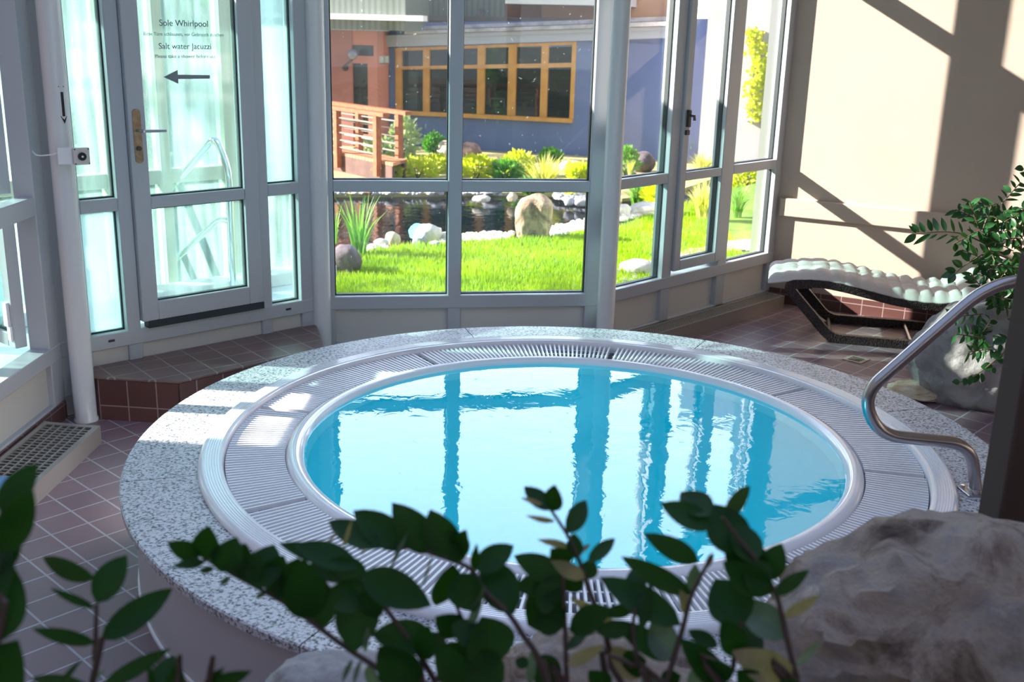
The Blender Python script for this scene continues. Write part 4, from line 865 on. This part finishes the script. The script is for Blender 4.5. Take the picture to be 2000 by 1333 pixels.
# far bank and pond
fb_px = [(560, 379), (700, 379), (860, 378), (1010, 376), (1150, 382), (1215, 388), (1300, 380), (1420, 340)]
fb = [F(ZF, *q) for q in fb_px]; fbp = fb+[V3((14, 34, 0)), V3((-22, 34, 0)), V3((-16, 9, 0))]
struct(MB().prism([V3((p.x, p.y, -.62)) for p in fbp], (0, 0, .62+ZF)).obj('garden_bank', mat('bank_planting', (.30, .26, .12), .9, c2=(.46, .44, .20), scale=2.5, bump=.5, bscale=14)))
tag(MB().add([(-16, 4, ZW), (6, 4, ZW), (6, 16, ZW), (-16, 16, ZW)], [(0, 1, 2, 3)]).obj('pond_water', 'pond', recalc=False), 'dark reflecting pond water between lawn and rocky bank', 'pond'); bpy.data.objects['pond_water']['kind'] = 'structure'
# pebbles: uncountable shore gravel
def pebbles(label, regions, n, m, seed, zz):
    rnd = random.Random(seed); mb = MB()
    bm = bmesh.new(); bmesh.ops.create_icosphere(bm, subdivisions=1, radius=1); bv = [v.co.copy() for v in bm.verts]; bf = [tuple(v.index for v in f.verts) for f in bm.faces]; bm.free()
    for i in range(n):
        (x0, y0), (x1, y1), spread = rnd.choice(regions); t = rnd.random(); p = F(zz, x0+(x1-x0)*t, y0+(y1-y0)*t+rnd.uniform(-1, 1)*spread)
        s = rnd.uniform(.012, .035)*(depth(p)/8)**.5; sx, sy, sz = s*rnd.uniform(.8, 1.5), s*rnd.uniform(.8, 1.3), s*rnd.uniform(.5, .9)
        mb.add([(p.x+v.x*sx, p.y+v.y*sy, p.z+v.z*sz+sz*.5) for v in bv], bf)
    return tag(mb.obj('pebbles', m), label, 'pebbles', kind='stuff')
pebbles('pale pebbles along the near shore of the pond, either side of the standing stone', [((905, 466), (1000, 462), 7), ((1075, 455), (1150, 440), 9), ((1210, 425), (1300, 405), 8), ((640, 495), (760, 486), 6), ((860, 474), (905, 468), 6)], 900, 'palestone', 4, ZL)
pebbles('pale gravel strip along the outside foot of the right window', [((1200, 548), (1300, 520), 13), ((1300, 508), (1410, 492), 8), ((1410, 486), (1500, 478), 8)], 1500, 'palestone', 8, ZL)
struct(MB().prism([PD.p(2.05, .16, -.3), PD.p(4.4, .16, -.3), PD.p(4.4, .85, -.3), PD.p(2.05, .85, -.3)], (0, 0, .155)).obj('gravel_strip', 'gravel'))
pebbles('small stones along the far shore of the pond', [((650, 376), (990, 378), 4), ((1085, 386), (1150, 390), 5)], 350, 'bluestone', 14, ZF)
# standing stone
sP = F(ZL, 1037, 474); ss = depth(sP)/FP
W2, H2 = 74*ss/2, 98*ss; bm = bmesh.new(); bmesh.ops.create_icosphere(bm, subdivisions=5, radius=1); vs = []
for v in bm.verts:
    p = v.co; q = V3([math.copysign(abs(k)**.62, k) for k in p]); z = (q.z+1)/2; k = 1+.10*noise.noise(p*1.6+V3((4, 2, 1)))+.07*noise.noise(p*4)+.03*noise.noise(p*9)
    wz = (1.0 if z < .75 else 1-.55*((z-.75)/.25)**2)*(.94+.10*z); x = q.x*W2*k*wz+.03*z; y = q.y*W2*.75*k*wz
    if y < 0: y += .10*math.exp(-((x-.02)/.05)**2)*max(0, min(1, (.92-z)*2.5))
    vs.append((sP.x+x, sP.y+.25+y, ZL-.05+z*H2*(1+.05*noise.noise(V3((x*5, 0, 3))))))
mb = MB(); mb.add(vs, [tuple(v.index for v in f.verts) for f in bm.faces]); bm.free(); o = mb.obj('standing_stone', 'stand', smooth=True, origin=sP)
tag(o, 'tall tan standing stone with a dark cleft on the lawn by the pond', 'stone')
RK = [(835, 476, 52, 38, ZL, 'palestone', 'large white boulder on the pond shore, left of the standing stone', 31), (765, 480, 34, 26, ZL, 'tanrock', 'yellowish oblong stone on the near pond shore', 32), (818, 484, 30, 26, ZL, 'bluestone', 'blue-grey round stone just left of the large white shore boulder', 33),
  (742, 484, 28, 16, ZL, 'palestone', 'low white stone left of the yellowish oblong stone', 34), (728, 492, 30, 14, ZL, 'palestone', 'flat pale stone at the lawn edge beside the iris leaves', 35), (848, 487, 26, 16, ZL, 'bluestone', 'small grey stone below the large white shore boulder', 36), (872, 472, 30, 18, ZL, 'palestone', 'pale stone at the mullion, right of the large white shore boulder', 37),
  (668, 540, 68, 62, ZL, 'darkrock', 'dark purple rock at the left of the lawn beside the iris leaves', 38), (648, 506, 24, 20, ZL, 'palestone', 'pale stone behind the dark purple rock', 39),
  (940, 396, 36, 13, ZF, 'palestone', 'flat white stone on the far pond shore', 40), (1000, 395, 20, 18, ZF, 'tanrock', 'round tan stone left behind the standing stone', 41), (960, 382, 40, 14, ZF, 'bluestone', 'purple-blue flat stone on the far pond shore', 42), (850, 381, 22, 14, ZF, 'bluestone', 'small blue stone at the far shore left of the mullion', 43), (868, 380, 24, 12, ZF, 'brownrock', 'brown stone at the far shore beside the mullion', 44),
  (1112, 402, 24, 16, ZF, 'bluestone', 'grey-lilac stone right behind the standing stone', 45), (1135, 404, 28, 14, ZF, 'bluestone', 'lilac stone at the far shore by the right column', 46), (720, 381, 24, 9, ZF, 'brownrock', 'reddish stone on the far shore behind the iris leaves', 47), (760, 381, 24, 10, ZF, 'bluestone', 'lilac stone on the far shore above the pond reflection', 48),
  (868, 322, 36, 46, ZF, 'tanrock', 'tall pale rock on the bank, left of the mullion', 49), (915, 310, 52, 30, ZF, 'brownrock', 'brown block-shaped rock on the bank, right of the mullion', 50), (950, 326, 90, 18, ZF, 'brownrock', 'long flat pink rock on the bank before the blue house', 51), (800, 316, 34, 14, ZF, 'palestone', 'pale rock at the foot of the timber bridge', 52), (765, 305, 40, 28, ZF, 'darkrock', 'dark rock behind the bridge end', 53),
  (1118, 338, 52, 22, ZF, 'palestone', 'pale rocks heap on the bank by the right column', 54), (1252, 338, 60, 40, ZF, 'darkrock', 'rounded purple boulder on the bank, right of the right column', 55), (1262, 425, 70, 26, ZL, 'palestone', 'broken pale rock at the lawn edge seen through the right window', 56), (1215, 425, 34, 26, ZL, 'palestone', 'white rock at the lawn edge close to the right column', 57), (1245, 542, 70, 30, ZL, 'palestone', 'rough pale stone in the gravel below the right window', 58), (725, 345, 22, 12, ZF, 'palestone', 'small white stone below the timber bridge', 59)]
for r_ in RK: rock(*r_[:7], seed=r_[7], sub=3)
# plants outdoors
clump(700, 500, 120, 130, ZL, 'iris', 'bright green iris leaves at the pond edge beside the dark purple rock', 46, .022, 3, name='iris_plant', cat='plant')
clump(655, 470, 50, 80, ZL, 'iris', 'pale reed leaves at the left edge of the middle window', 20, .016, 5, name='reed_plant')
clump(1062, 372, 130, 80, ZF, 'wheat', 'large pale yellow ornamental grass on the bank before the blue house', 170, .03, 7)
clump(1110, 384, 60, 30, ZF, 'wheat', 'brown dry grass tuft behind the standing stone', 60, .02, 8)
clump(1245, 400, 90, 62, ZF, 'iris', 'broad green garden leaves on the bank right of the right column', 70, .035, 9, name='leafy_clump')
clump(1372, 430, 90, 95, ZL, 'wheat', 'drooping straw-green ornamental grass behind the right casement', 200, .02, 10, droop=1.6)
clump(1440, 425, 60, 80, ZL, 'iris', 'green ornamental grass next to the white garden wall end', 120, .02, 11, droop=1.4)
clump(1372, 345, 70, 55, ZF, 'wheat', 'straw-coloured plumes behind the right casement', 120, .03, 12)
clump(1230, 348, 22, 42, ZF, 'wheat', 'orange grass plume before the purple boulder', 30, .03, 13)
bush(785, 318, 56, 84, ZF, 'palegreen', 'silvery shrub beside the timber bridge end', 500, .12, 1)
bush(735, 325, 90, 50, ZF, 'palegreen', 'grey-green shrub behind the bridge railing', 400, .11, 2)
for k, (x, y, w, h, m_, lb) in enumerate([(755, 352, 50, 18, 'lime', 'lime ground cover below the bridge end'), (815, 350, 60, 26, 'lime', 'lime ground cover left of the tall pale rock'), (850, 340, 60, 22, 'lime', 'yellow-green flowers at the foot of the tall pale rock'), (845, 300, 30, 26, 'midgreen', 'dark green shrub behind the tall pale rock'),
   (930, 350, 60, 30, 'lime', 'lime ground cover right of the mullion'), (985, 352, 50, 24, 'midgreen', 'mid-green ground cover before the long flat rock'), (1010, 345, 44, 34, 'lime', 'yellow-green shrub left of the large ornamental grass'), (1075, 318, 30, 16, 'midgreen', 'small green shrub at the foot of the blue wall'), (1130, 352, 40, 20, 'lime', 'yellow patch of plants among the pale rocks'),
   (1220, 345, 40, 40, 'midgreen', 'green shrub before the purple boulder'), (1370, 318, 60, 40, 'midgreen', 'green shrub behind the straw plumes'), (1290, 420, 50, 50, 'lime', 'lime-coloured plants left of the drooping grass'), (1455, 380, 60, 40, 'lime', 'sunlit lime shrub near the white wall end'), (1035, 378, 40, 14, 'midgreen', 'low green plants behind the standing stone')]):
    bush(x, y, w*1.25, h*1.3, ZF, m_, lb, 420, .10, 20+k, name='shrub')
for k, (x, y, w, h, m_, lb) in enumerate([(110, 440, 250, 520, 'midgreen', 'broad dark green tree added behind the narrow pane left of the door'), (310, 440, 180, 430, 'midgreen', 'green tree added behind the glass door'), (455, 440, 120, 430, 'midgreen', 'green tree added behind the narrow pane right of the door')]):
    bush(x, y, w, h, ZF, 'midgreen', lb, 1300, .30, 60+k, name='garden_tree', cat='tree', dep=.5)  # trees added behind the enclosure to darken and tint its bright glass
bush(158, 262, 75, 120, ZF+.2, 'lime', 'yellow-green shrub glowing through the misted pane beside the left column', 500, .2, 71)
# ---- timber bridge
Zd = -.12
n0, n1, n2, n3 = F(Zd, 640, 293), F(Zd, 767, 318.5), F(Zd, 795, 311.5), F(Zd, 640, 284)
ext = (n0-n1).normalized(); wv = (n2-n1); wv.z = 0
n0 = n1+ext*5.5; n3 = n2+ext*5.5
br_ = thing('timber_bridge', 'red-brown timber footbridge with cable railing at the left of the garden', 'footbridge', V3((n1.x, n1.y, ZF)))
MB().prism([V3((p.x, p.y, Zd-.05)) for p in (n0, n1, n2, n3)], (0, 0, .05)).obj('deck', 'deckwood', br_)
mb = MB(); i1 = n1+ext*.02; mb.prism([V3((p.x, p.y, ZF-.1)) for p in (n0, i1, i1+wv.normalized()*.08, n0+wv.normalized()*.08)], (0, 0, Zd-.052-ZF+.1)); w2 = n2+ext*.02; mb.prism([V3((p.x, p.y, ZF-.1)) for p in (n3, w2, w2-wv.normalized()*.08, n3-wv.normalized()*.08)], (0, 0, Zd-.052-ZF+.1)); mb.obj('side_beam', 'bridge_dark', br_)
def post_h(base, ytop, xtop):
    d = ray(xtop, ytop); t = V3((base.x-CAM.x, base.y-CAM.y)).length/V3((d.x, d.y)).length; return CAM.z+d.z*t
pn = F(Zd, 737, 314); pf = n2+ext*((F(Zd, 774, 309)-n2).length); hh = post_h(pn, 226, 736)
wdt = .10
for side_, (bp, q0) in enumerate(((pn, n1), (pf, n2))):
    for k in range(4):
        c = bp+ext*1.25*k; MB().box((c.x, c.y, (Zd-.25+hh)/2), wdt, wdt, hh-Zd+.25, math.atan2(ext.y, ext.x)).obj('post', 'redwood', br_)
    a, b = bp-ext*.28, bp+ext*5; ang_ = math.atan2(ext.y, ext.x)
    c = (a+b)/2; MB().box((c.x, c.y, hh+.03), (b-a).length, .13, .06, ang_).obj('top_rail', 'redwood', br_)
    for k in range(5):
        z = Zd+.10+(hh-Zd-.1)*k/5; MB().tube([V3((bp.x, bp.y, z)), V3((b.x, b.y, z))], .012, 6).obj('cable', 'cable', br_)
# ---- the house behind the garden
fa = F(ZF, 939, 293.6); fb_ = F(ZF, 1151, 305.6); hv = fb_-fa; hn = V3((-hv.y, hv.x, 0)).normalized()
PHs = Plane(math.degrees(math.atan2(hn.x, hn.y)), hn.dot(fa))
def hp_(x, y, o=0): return PHs.px(x, y, o)
def hq(x, y, o=0): p = hp_(x, y, o); return p.dot(PHs.t), p.z
def quad(px, th, o=0):                       # a slab in the house plane, from its four corners
    return MB().prism([hp_(x, y, o) for x, y in px], PHs.n*th)
ho = thing('blue_house', 'blue rendered house with a long orange window band behind the garden', 'house', V3((fb_.x, fb_.y, ZF)))
W = [(772, 94), (1122, 81), (1122, 233), (772, 216)]
qL, qR = hq(737, 200, -.62)[0]+.01, hq(1402, 150)[0]; qa, qb = hq(772, 150)[0], hq(1122, 150)[0]
zsL, zsR = hq(772, 216)[1], hq(1122, 233)[1]; zs_ = (zsL+zsR)/2; zhL, zhR = hq(772, 94)[1], hq(1122, 81)[1]
roofz = lambda q: zhL+(zhR-zhL)*(q-qa)/(qb-qa)
mb = MB(); mb.bar(PHs, qL, qR, -.6, zs_, 0, .25); 
def slopebar(mb, q0, q1, z0a, z0b, z1a, z1b, o0, o1):
    mb.hexa([PHs.p(q0, o0, z0a), PHs.p(q1, o0, z0b), PHs.p(q1, o1, z0b), PHs.p(q0, o1, z0a)], [PHs.p(q0, o0, z1a), PHs.p(q1, o0, z1b), PHs.p(q1, o1, z1b), PHs.p(q0, o1, z1a)])
slopebar(mb, qL, qa, zs_, zs_, roofz(qL), roofz(qa), 0, .25); slopebar(mb, qb, qR, zs_, zs_, roofz(qb), roofz(qb), 0, .25)
slopebar(mb, qL, qR, roofz(qL), roofz(qb)+.0, roofz(qL)+.5, roofz(qb)+.5, 0.02, .25)
mb.obj('wall', 'bluewall', ho)
# eaves in layers
for (y0l, y0r, y1l, y1r, o, m_, nm, x0, x1) in ((92, 79, 76, 63, -.10, 'bluegrey', 'fascia', 745, 1300), (76, 63, 69, 56, -.16, 'bluegrey', 'fascia', 745, 1300), (68, 55, 62, 47, -.24, 'roofgrey', 'gutter', 790, 1300), (61, 46, 54, 38, -.12, 'roofgrey', 'roof_edge', 800, 1300)):
    a, b, c, d = hq(760, y0l, o), hq(1160, y0r, o), hq(1160, y1r, o), hq(760, y1l, o); q0, q1 = hq(x0, 70, o)[0], hq(x1, 70, o)[0]
    f0_ = lambda q, A=a, B=b: A[1]+(B[1]-A[1])*(q-A[0])/(B[0]-A[0]); f1_ = lambda q, A=d, B=c: A[1]+(B[1]-A[1])*(q-A[0])/(B[0]-A[0])
    mb = MB(); slopebar(mb, q0, q1, f0_(q0), f0_(q1), f1_(q0), f1_(q1), o, .3); mb.obj(nm, m_, ho)
# window band: mullions, transom, glass, sill, dim office behind
wf = MB()
def wbar(x0, x1):
    q0, q1 = hq(x0, 150, -.02)[0], hq(x1, 150, -.02)[0]; slopebar(wf, q0, q1, zs_, zs_, roofz(q0)-.005, roofz(q1)-.005, -.02, .14)
for x0, x1 in ((772, 784), (826, 838), (882, 896), (932, 946), (992, 1007), (1056, 1069), (1115, 1123)): wbar(x0, x1)
zt0, zt1 = hq(790, 137)[1], hq(790, 131)[1]; zt2, zt3 = hq(1110, 131)[1], hq(1110, 122)[1]
slopebar(wf, qa, qb, zt0, zt2, zt1, zt3, -.01, .12); slopebar(wf, qa, qb, zs_-.07, zs_-.07, zs_+.01, zs_+.01, -.10, .14)
slopebar(wf, qa, qb, roofz(qa)-.06, roofz(qb)-.06, roofz(qa), roofz(qb), -.01, .14)
wf.obj('window_frame', 'orange', ho)
g = MB(); slopebar(g, qa, qb, zs_, zs_, roofz(qa), roofz(qb), .05, .06); g.obj('window_glass', 'houseglass', ho)
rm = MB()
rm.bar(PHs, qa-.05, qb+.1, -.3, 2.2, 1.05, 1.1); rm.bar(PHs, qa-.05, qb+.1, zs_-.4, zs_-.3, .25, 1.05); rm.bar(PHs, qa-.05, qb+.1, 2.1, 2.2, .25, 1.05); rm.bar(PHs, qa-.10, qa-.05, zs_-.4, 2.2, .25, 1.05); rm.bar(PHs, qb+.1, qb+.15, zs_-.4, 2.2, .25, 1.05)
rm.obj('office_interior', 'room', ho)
def inroom(name, label, cat, x0, y0, x1, y1, o, th, m_, extra=None):
    a, b = hq(x0, y1, o), hq(x1, y0, o); mb = MB(); mb.bar(PHs, a[0], b[0], a[1], b[1], o, o+th); return tag(mb.obj(name, m_, origin=PHs.p(a[0], o, a[1])), label, cat)
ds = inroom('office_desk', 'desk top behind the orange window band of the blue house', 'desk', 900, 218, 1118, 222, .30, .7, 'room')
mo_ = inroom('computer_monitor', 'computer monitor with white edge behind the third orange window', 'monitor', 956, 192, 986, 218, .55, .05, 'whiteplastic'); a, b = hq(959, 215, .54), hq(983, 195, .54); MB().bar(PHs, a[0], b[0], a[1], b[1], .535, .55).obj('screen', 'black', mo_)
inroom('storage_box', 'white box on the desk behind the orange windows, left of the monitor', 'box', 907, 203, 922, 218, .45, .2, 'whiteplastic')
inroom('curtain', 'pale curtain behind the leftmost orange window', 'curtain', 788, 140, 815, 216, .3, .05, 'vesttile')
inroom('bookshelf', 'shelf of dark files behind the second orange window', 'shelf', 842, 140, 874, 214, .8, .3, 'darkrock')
# left wing: pink wall with door, green overhang, white fascia
OF = -.62
wg = thing('pink_wing', 'pink rendered house wing with glazed door below a green overhang', 'house', V3((hp_(700, 300).x, hp_(700, 300).y-.3, ZF)))
q1_ = hq(737, 200, OF)[0]; q0_ = q1_-5.0; qd0, qd1 = hq(690, 200, OF)[0], hq(720, 200, OF)[0]
zt_ = hq(700, 60, OF)[1]
mb = MB(); mb.bar(PHs, q0_, hq(689, 200, OF)[0], -.6, zt_, OF, .2); mb.obj('wall', 'pinkwall', wg)
mb = MB(); qf = hq(689, 200, OF)[0]; zd1, zd0 = hq(700, 124, OF)[1], hq(700, 262, OF)[1]; zu0, zu1 = hq(700, 109, OF)[1], hq(700, 88, OF)[1]; qe = hq(730, 200, OF)[0]; qg = hq(718, 200, OF)[0]
mb.bar(PHs, qf, q1_, zu1, zt_, OF+.02, .2); mb.bar(PHs, qf, q1_, zd1, zu0, OF+.02, OF+.12); mb.bar(PHs, qg, q1_, -.6, zd1, OF+.02, .2); mb.bar(PHs, qe, q1_, zu0, zu1, OF+.02, .2); mb.bar(PHs, qf, qg, -.6, zd0, OF+.02, .2)
mb.obj('door_surround', 'pinkframe', wg)
MB().bar(PHs, qf, qg, zd0, zd1, OF+.06, OF+.08).obj('door_glass', mat('dark_door_glass', (.03, .035, .03), .08), wg)
MB().bar(PHs, qf, qe, zu0, zu1, OF+.06, OF+.08).obj('fanlight', mat('dark_fanlight', (.05, .055, .05), .1), wg)
# green overhang (box above), slightly proud
z0_ = hq(700, 58, OF-.5)[1]; mb = MB(); mb.bar(PHs, q0_, hq(792, 55, OF-.5)[0], z0_, 5.6, OF-.5, .2); mb.obj('overhang', 'greenclad', wg)
mb = MB(); mb.bar(PHs, q0_, hq(826, 30, OF-.75)[0], hq(800, 41, OF-.75)[1], hq(800, 30, OF-.75)[1], OF-.75, OF-.5); mb.obj('white_fascia', 'whitetrim', wg)
# upper storeys behind
us = thing('rear_building', 'upper storey clad in green-grey metal and brown render above the blue house', 'building', V3((hp_(900, 250).x, hp_(900, 250).y+1.2, ZF)))
mb = MB(); mb.bar(PHs, q0_, hq(985, 20, 1.2)[0], -.6, 6.2, 1.2, 1.5); mb.obj('green_wall', 'greenclad', us)
mb = MB(); mb.bar(PHs, hq(985, 20, 1.2)[0], hq(1055, 20, 1.2)[0], -.6, 5.2, 1.25, 1.5); mb.obj('brown_wall', 'brownclad', us)
mb = MB(); mb.bar(PHs, hq(1055, 20, 1.2)[0], hq(1345, 20, 1.2)[0], -.6, 5.0, 1.3, 1.5); mb.obj('peach_wall', 'peach', us)
mb = MB(); q0r, q1r = hq(992, 5, .4)[0], hq(1230, 5, .4)[0]; z0r = hq(1060, 9, .4)[1]; mb.bar(PHs, q0r, q1r, z0r, z0r+.22, .2, 1.25); mb.obj('white_roof_edge', 'whitetrim', us)
pw = hp_(940, 25, 1.18); MB().tube([pw-PHs.n*.02, pw+PHs.n*.05], .09, 20).obj('round_vent', 'darkrock', us)
# globe lamp on the pink wall
lc = hp_(689, 106, OF-.22); la = thing('globe_lamp', 'smoky globe wall lamp on the pink wall beside the door', 'lamp', hp_(676, 131, OF-.01))
lm = MB(); lm.lathe([(.0005, -.105)]+[(.105*cos(t), .105*sin(t)) for t in [(-80+160*i/14)*pi/180 for i in range(15)]]+[(.0005, .105)], 20, c=tuple(lc)); lm.obj('globe', 'lampglass', la, smooth=True)
bk = hp_(675, 133, OF); MB().tube(roundpath([bk, bk-PHs.n*.2, lc-V3((0, 0, .10))], .08), .02, 8).obj('bracket', 'darkmetal', la, smooth=True)
MB().tube([bk+PHs.n*.0, bk-PHs.n*.03], .06, 14).obj('wall_plate', 'darkmetal', la)
# right annex: pale walls, bay end, climbing plant
an_ = thing('pale_annex', 'pale lilac house annex with a dark window niche at the right of the garden', 'house', V3((hp_(1420, 290, -1).x, hp_(1420, 290, -1).y, ZF)))
OA = -1.5
mb = MB(); mb.bar(PHs, hq(1378, 100, OA)[0], hq(1640, 100, OA)[0], -.6, 6.0, OA, -.3); mb.obj('wall', 'lilac', an_)
mb = MB(); a, b = hq(1463, 226, OA-.02), hq(1492, 60, OA-.02); mb.bar(PHs, a[0], b[0], a[1], b[1], OA-.02, OA); mb.obj('window_niche', mat('niche_grey', (.16, .15, .15), .4), an_)
mb = MB(); mb.bar(PHs, hq(1455, 230, OA)[0], hq(1495, 230, OA)[0], hq(1475, 236, OA)[1], hq(1475, 226, OA)[1], OA-.12, OA); mb.obj('window_ledge', 'whitetrim', an_)
e = thing('climbing_plant', 'sunlit yellow-green climbing plant on the pale annex window', 'plant', hp_(1478, 226, OA-.1)); rnd = random.Random(9); ml = MB(); ms = MB()
spine = [hp_(1478-6*sin(k*.5), 228-11*k, OA-.10) for k in range(16)]; ms.tube(spine, .015, 5)
for k in range(520):
    p = V3(rnd.choice(spine))+PHs.t*rnd.gauss(0, .08)+V3((0, 0, rnd.uniform(-.06, .06)))-PHs.n*rnd.uniform(0, .12); leaf(ml, p, p+V3((rnd.uniform(-1, 1), rnd.uniform(-1, 0), rnd.uniform(-1, 1))).normalized()*.09, .06, (rnd.uniform(-1, 1), -1, .3), n=3)
ms.obj('stem', 'stem', e); ml.obj('foliage', 'lime', e, recalc=False)
# white wall end right outside the last pane
wq = PD.p(0, 0, 0)
fw_ = MB(); a = F(ZL, 1464, 492); b = F(ZL, 1520, 492)
k0 = F(ZL, 1464, 492); k1 = k0+V3((.35, 1.1, 0)); k2 = k0+V3((4.2, 1.1, 0)); k3 = k0+V3((4.0, -.35, 0))
fw_.prism([V3((p.x, p.y, -.6)) for p in (k0, k1, k2, k3)], (0, 0, 4.2)); struct(fw_.obj('wall_exterior', 'finwhite'))
# ---- trees outside on the left whose shadows fall on the wall and the blue house
def tree(x, y, h, r, label, seed, n=900, z0=-.6):
    rnd = random.Random(seed); e = thing('garden_tree', label, 'tree', (x, y, z0)); ms, ml = MB(), MB()
    ms.tube([(x, y, z0), (x+.1, y, h*.5), (x, y+.1, h)], [.16, .11, .04], 8)
    for k in range(14):
        a = rnd.uniform(0, 2*pi); zb_ = rnd.uniform(h*.55, h*.98); L_ = r*rnd.uniform(.6, 1); p0 = V3((x, y, zb_)); p1 = p0+V3((cos(a)*L_, sin(a)*L_, r*rnd.uniform(.1, .6))); ms.tube([p0, p0.lerp(p1, .5)+V3((0, 0, .1)), p1], [.05, .03, .012], 6)
        for i in range(n//14):
            t = rnd.uniform(.35, 1.08); p = p0.lerp(p1, t)+V3((rnd.gauss(0, .16), rnd.gauss(0, .16), rnd.gauss(0, .16)))*r*.6; leaf(ml, p, p+V3((rnd.uniform(-1, 1), rnd.uniform(-1, 1), rnd.uniform(-1, .3))).normalized()*.13, .07, (rnd.uniform(-1, 1), rnd.uniform(-1, 1), 1), n=2)
    ms.obj('trunk', 'stem', e); ml.obj('crown', 'midgreen', e, recalc=False)
struct(MB().prism([V3((-9.5, -14, -.6)), V3((-6.2, -14, -.6)), V3((-6.2, -.17, -.6)), V3((-9.5, -.17, -.6))], (0, 0, 7.4)).prism([V3((-6.5, -.17, 3.15)), V3((-6.2, -.17, 3.15)), V3((-6.2, 1.22, 3.15)), V3((-6.5, 1.22, 3.15))], (0, 0, 3.65)).obj('added_sun_blocker', 'peach'))  # unseen wall and screen, added to keep sun off the pool and granite
tree(-13, 4.3, 6.6, 1.7, 'leafy garden tree standing left of the pond outside the glass enclosure', 1, 700)
tree(-12, 17.0, 5.5, 1.8, 'leafy tree beside the pink wing of the blue house', 2, 900)
# ============================================================ LIGHT
sun = bpy.data.lights.new('sun', 'SUN'); sun.energy = 22; sun.angle = R(.6); sun.color = (1, .88, .77)
so = bpy.data.objects.new('sun', sun); COL.objects.link(so); sdv = V3((1, -.01, -.46)).normalized()
so.rotation_euler = sdv.to_track_quat('-Z', 'Y').to_euler(); so.location = (-8, 0, 8)
w = bpy.data.worlds.new('sky'); bpy.context.scene.world = w; w.use_nodes = True; N, L = w.node_tree.nodes, w.node_tree.links
bg = N['Background']; tc = N.new('ShaderNodeTexCoord'); sx = N.new('ShaderNodeSeparateXYZ'); rp = N.new('ShaderNodeValToRGB')
rp.color_ramp.elements[0].position = .02; rp.color_ramp.elements[0].color = (.86, .91, 1, 1); rp.color_ramp.elements[1].position = .85; rp.color_ramp.elements[1].color = (.46, .60, 1, 1); e_ = rp.color_ramp.elements.new(.50); e_.color = (.55, .66, .86, 1)
L.new(tc.outputs['Generated'], sx.inputs[0]); L.new(sx.outputs[2], rp.inputs[0]); L.new(rp.outputs[0], bg.inputs[0])
# sky made brighter over the garden, added to whiten the water reflections
mr = N.new('ShaderNodeMapRange'); mr.interpolation_type = 'SMOOTHSTEP'; mr.inputs[1].default_value = .60; mr.inputs[2].default_value = .88; mr.inputs[3].default_value = 1.0; mr.inputs[4].default_value = 7.0
L.new(sx.outputs[1], mr.inputs[0]); L.new(mr.outputs[0], bg.inputs[1])
sc_ = bpy.context.scene; sc_.view_settings.view_transform = 'Standard'; sc_.view_settings.look = 'None'; sc_.view_settings.gamma = 1; sc_.view_settings.exposure = .15
sc_.cycles.max_bounces = 12; sc_.cycles.transparent_max_bounces = 24; sc_.cycles.diffuse_bounces = 5
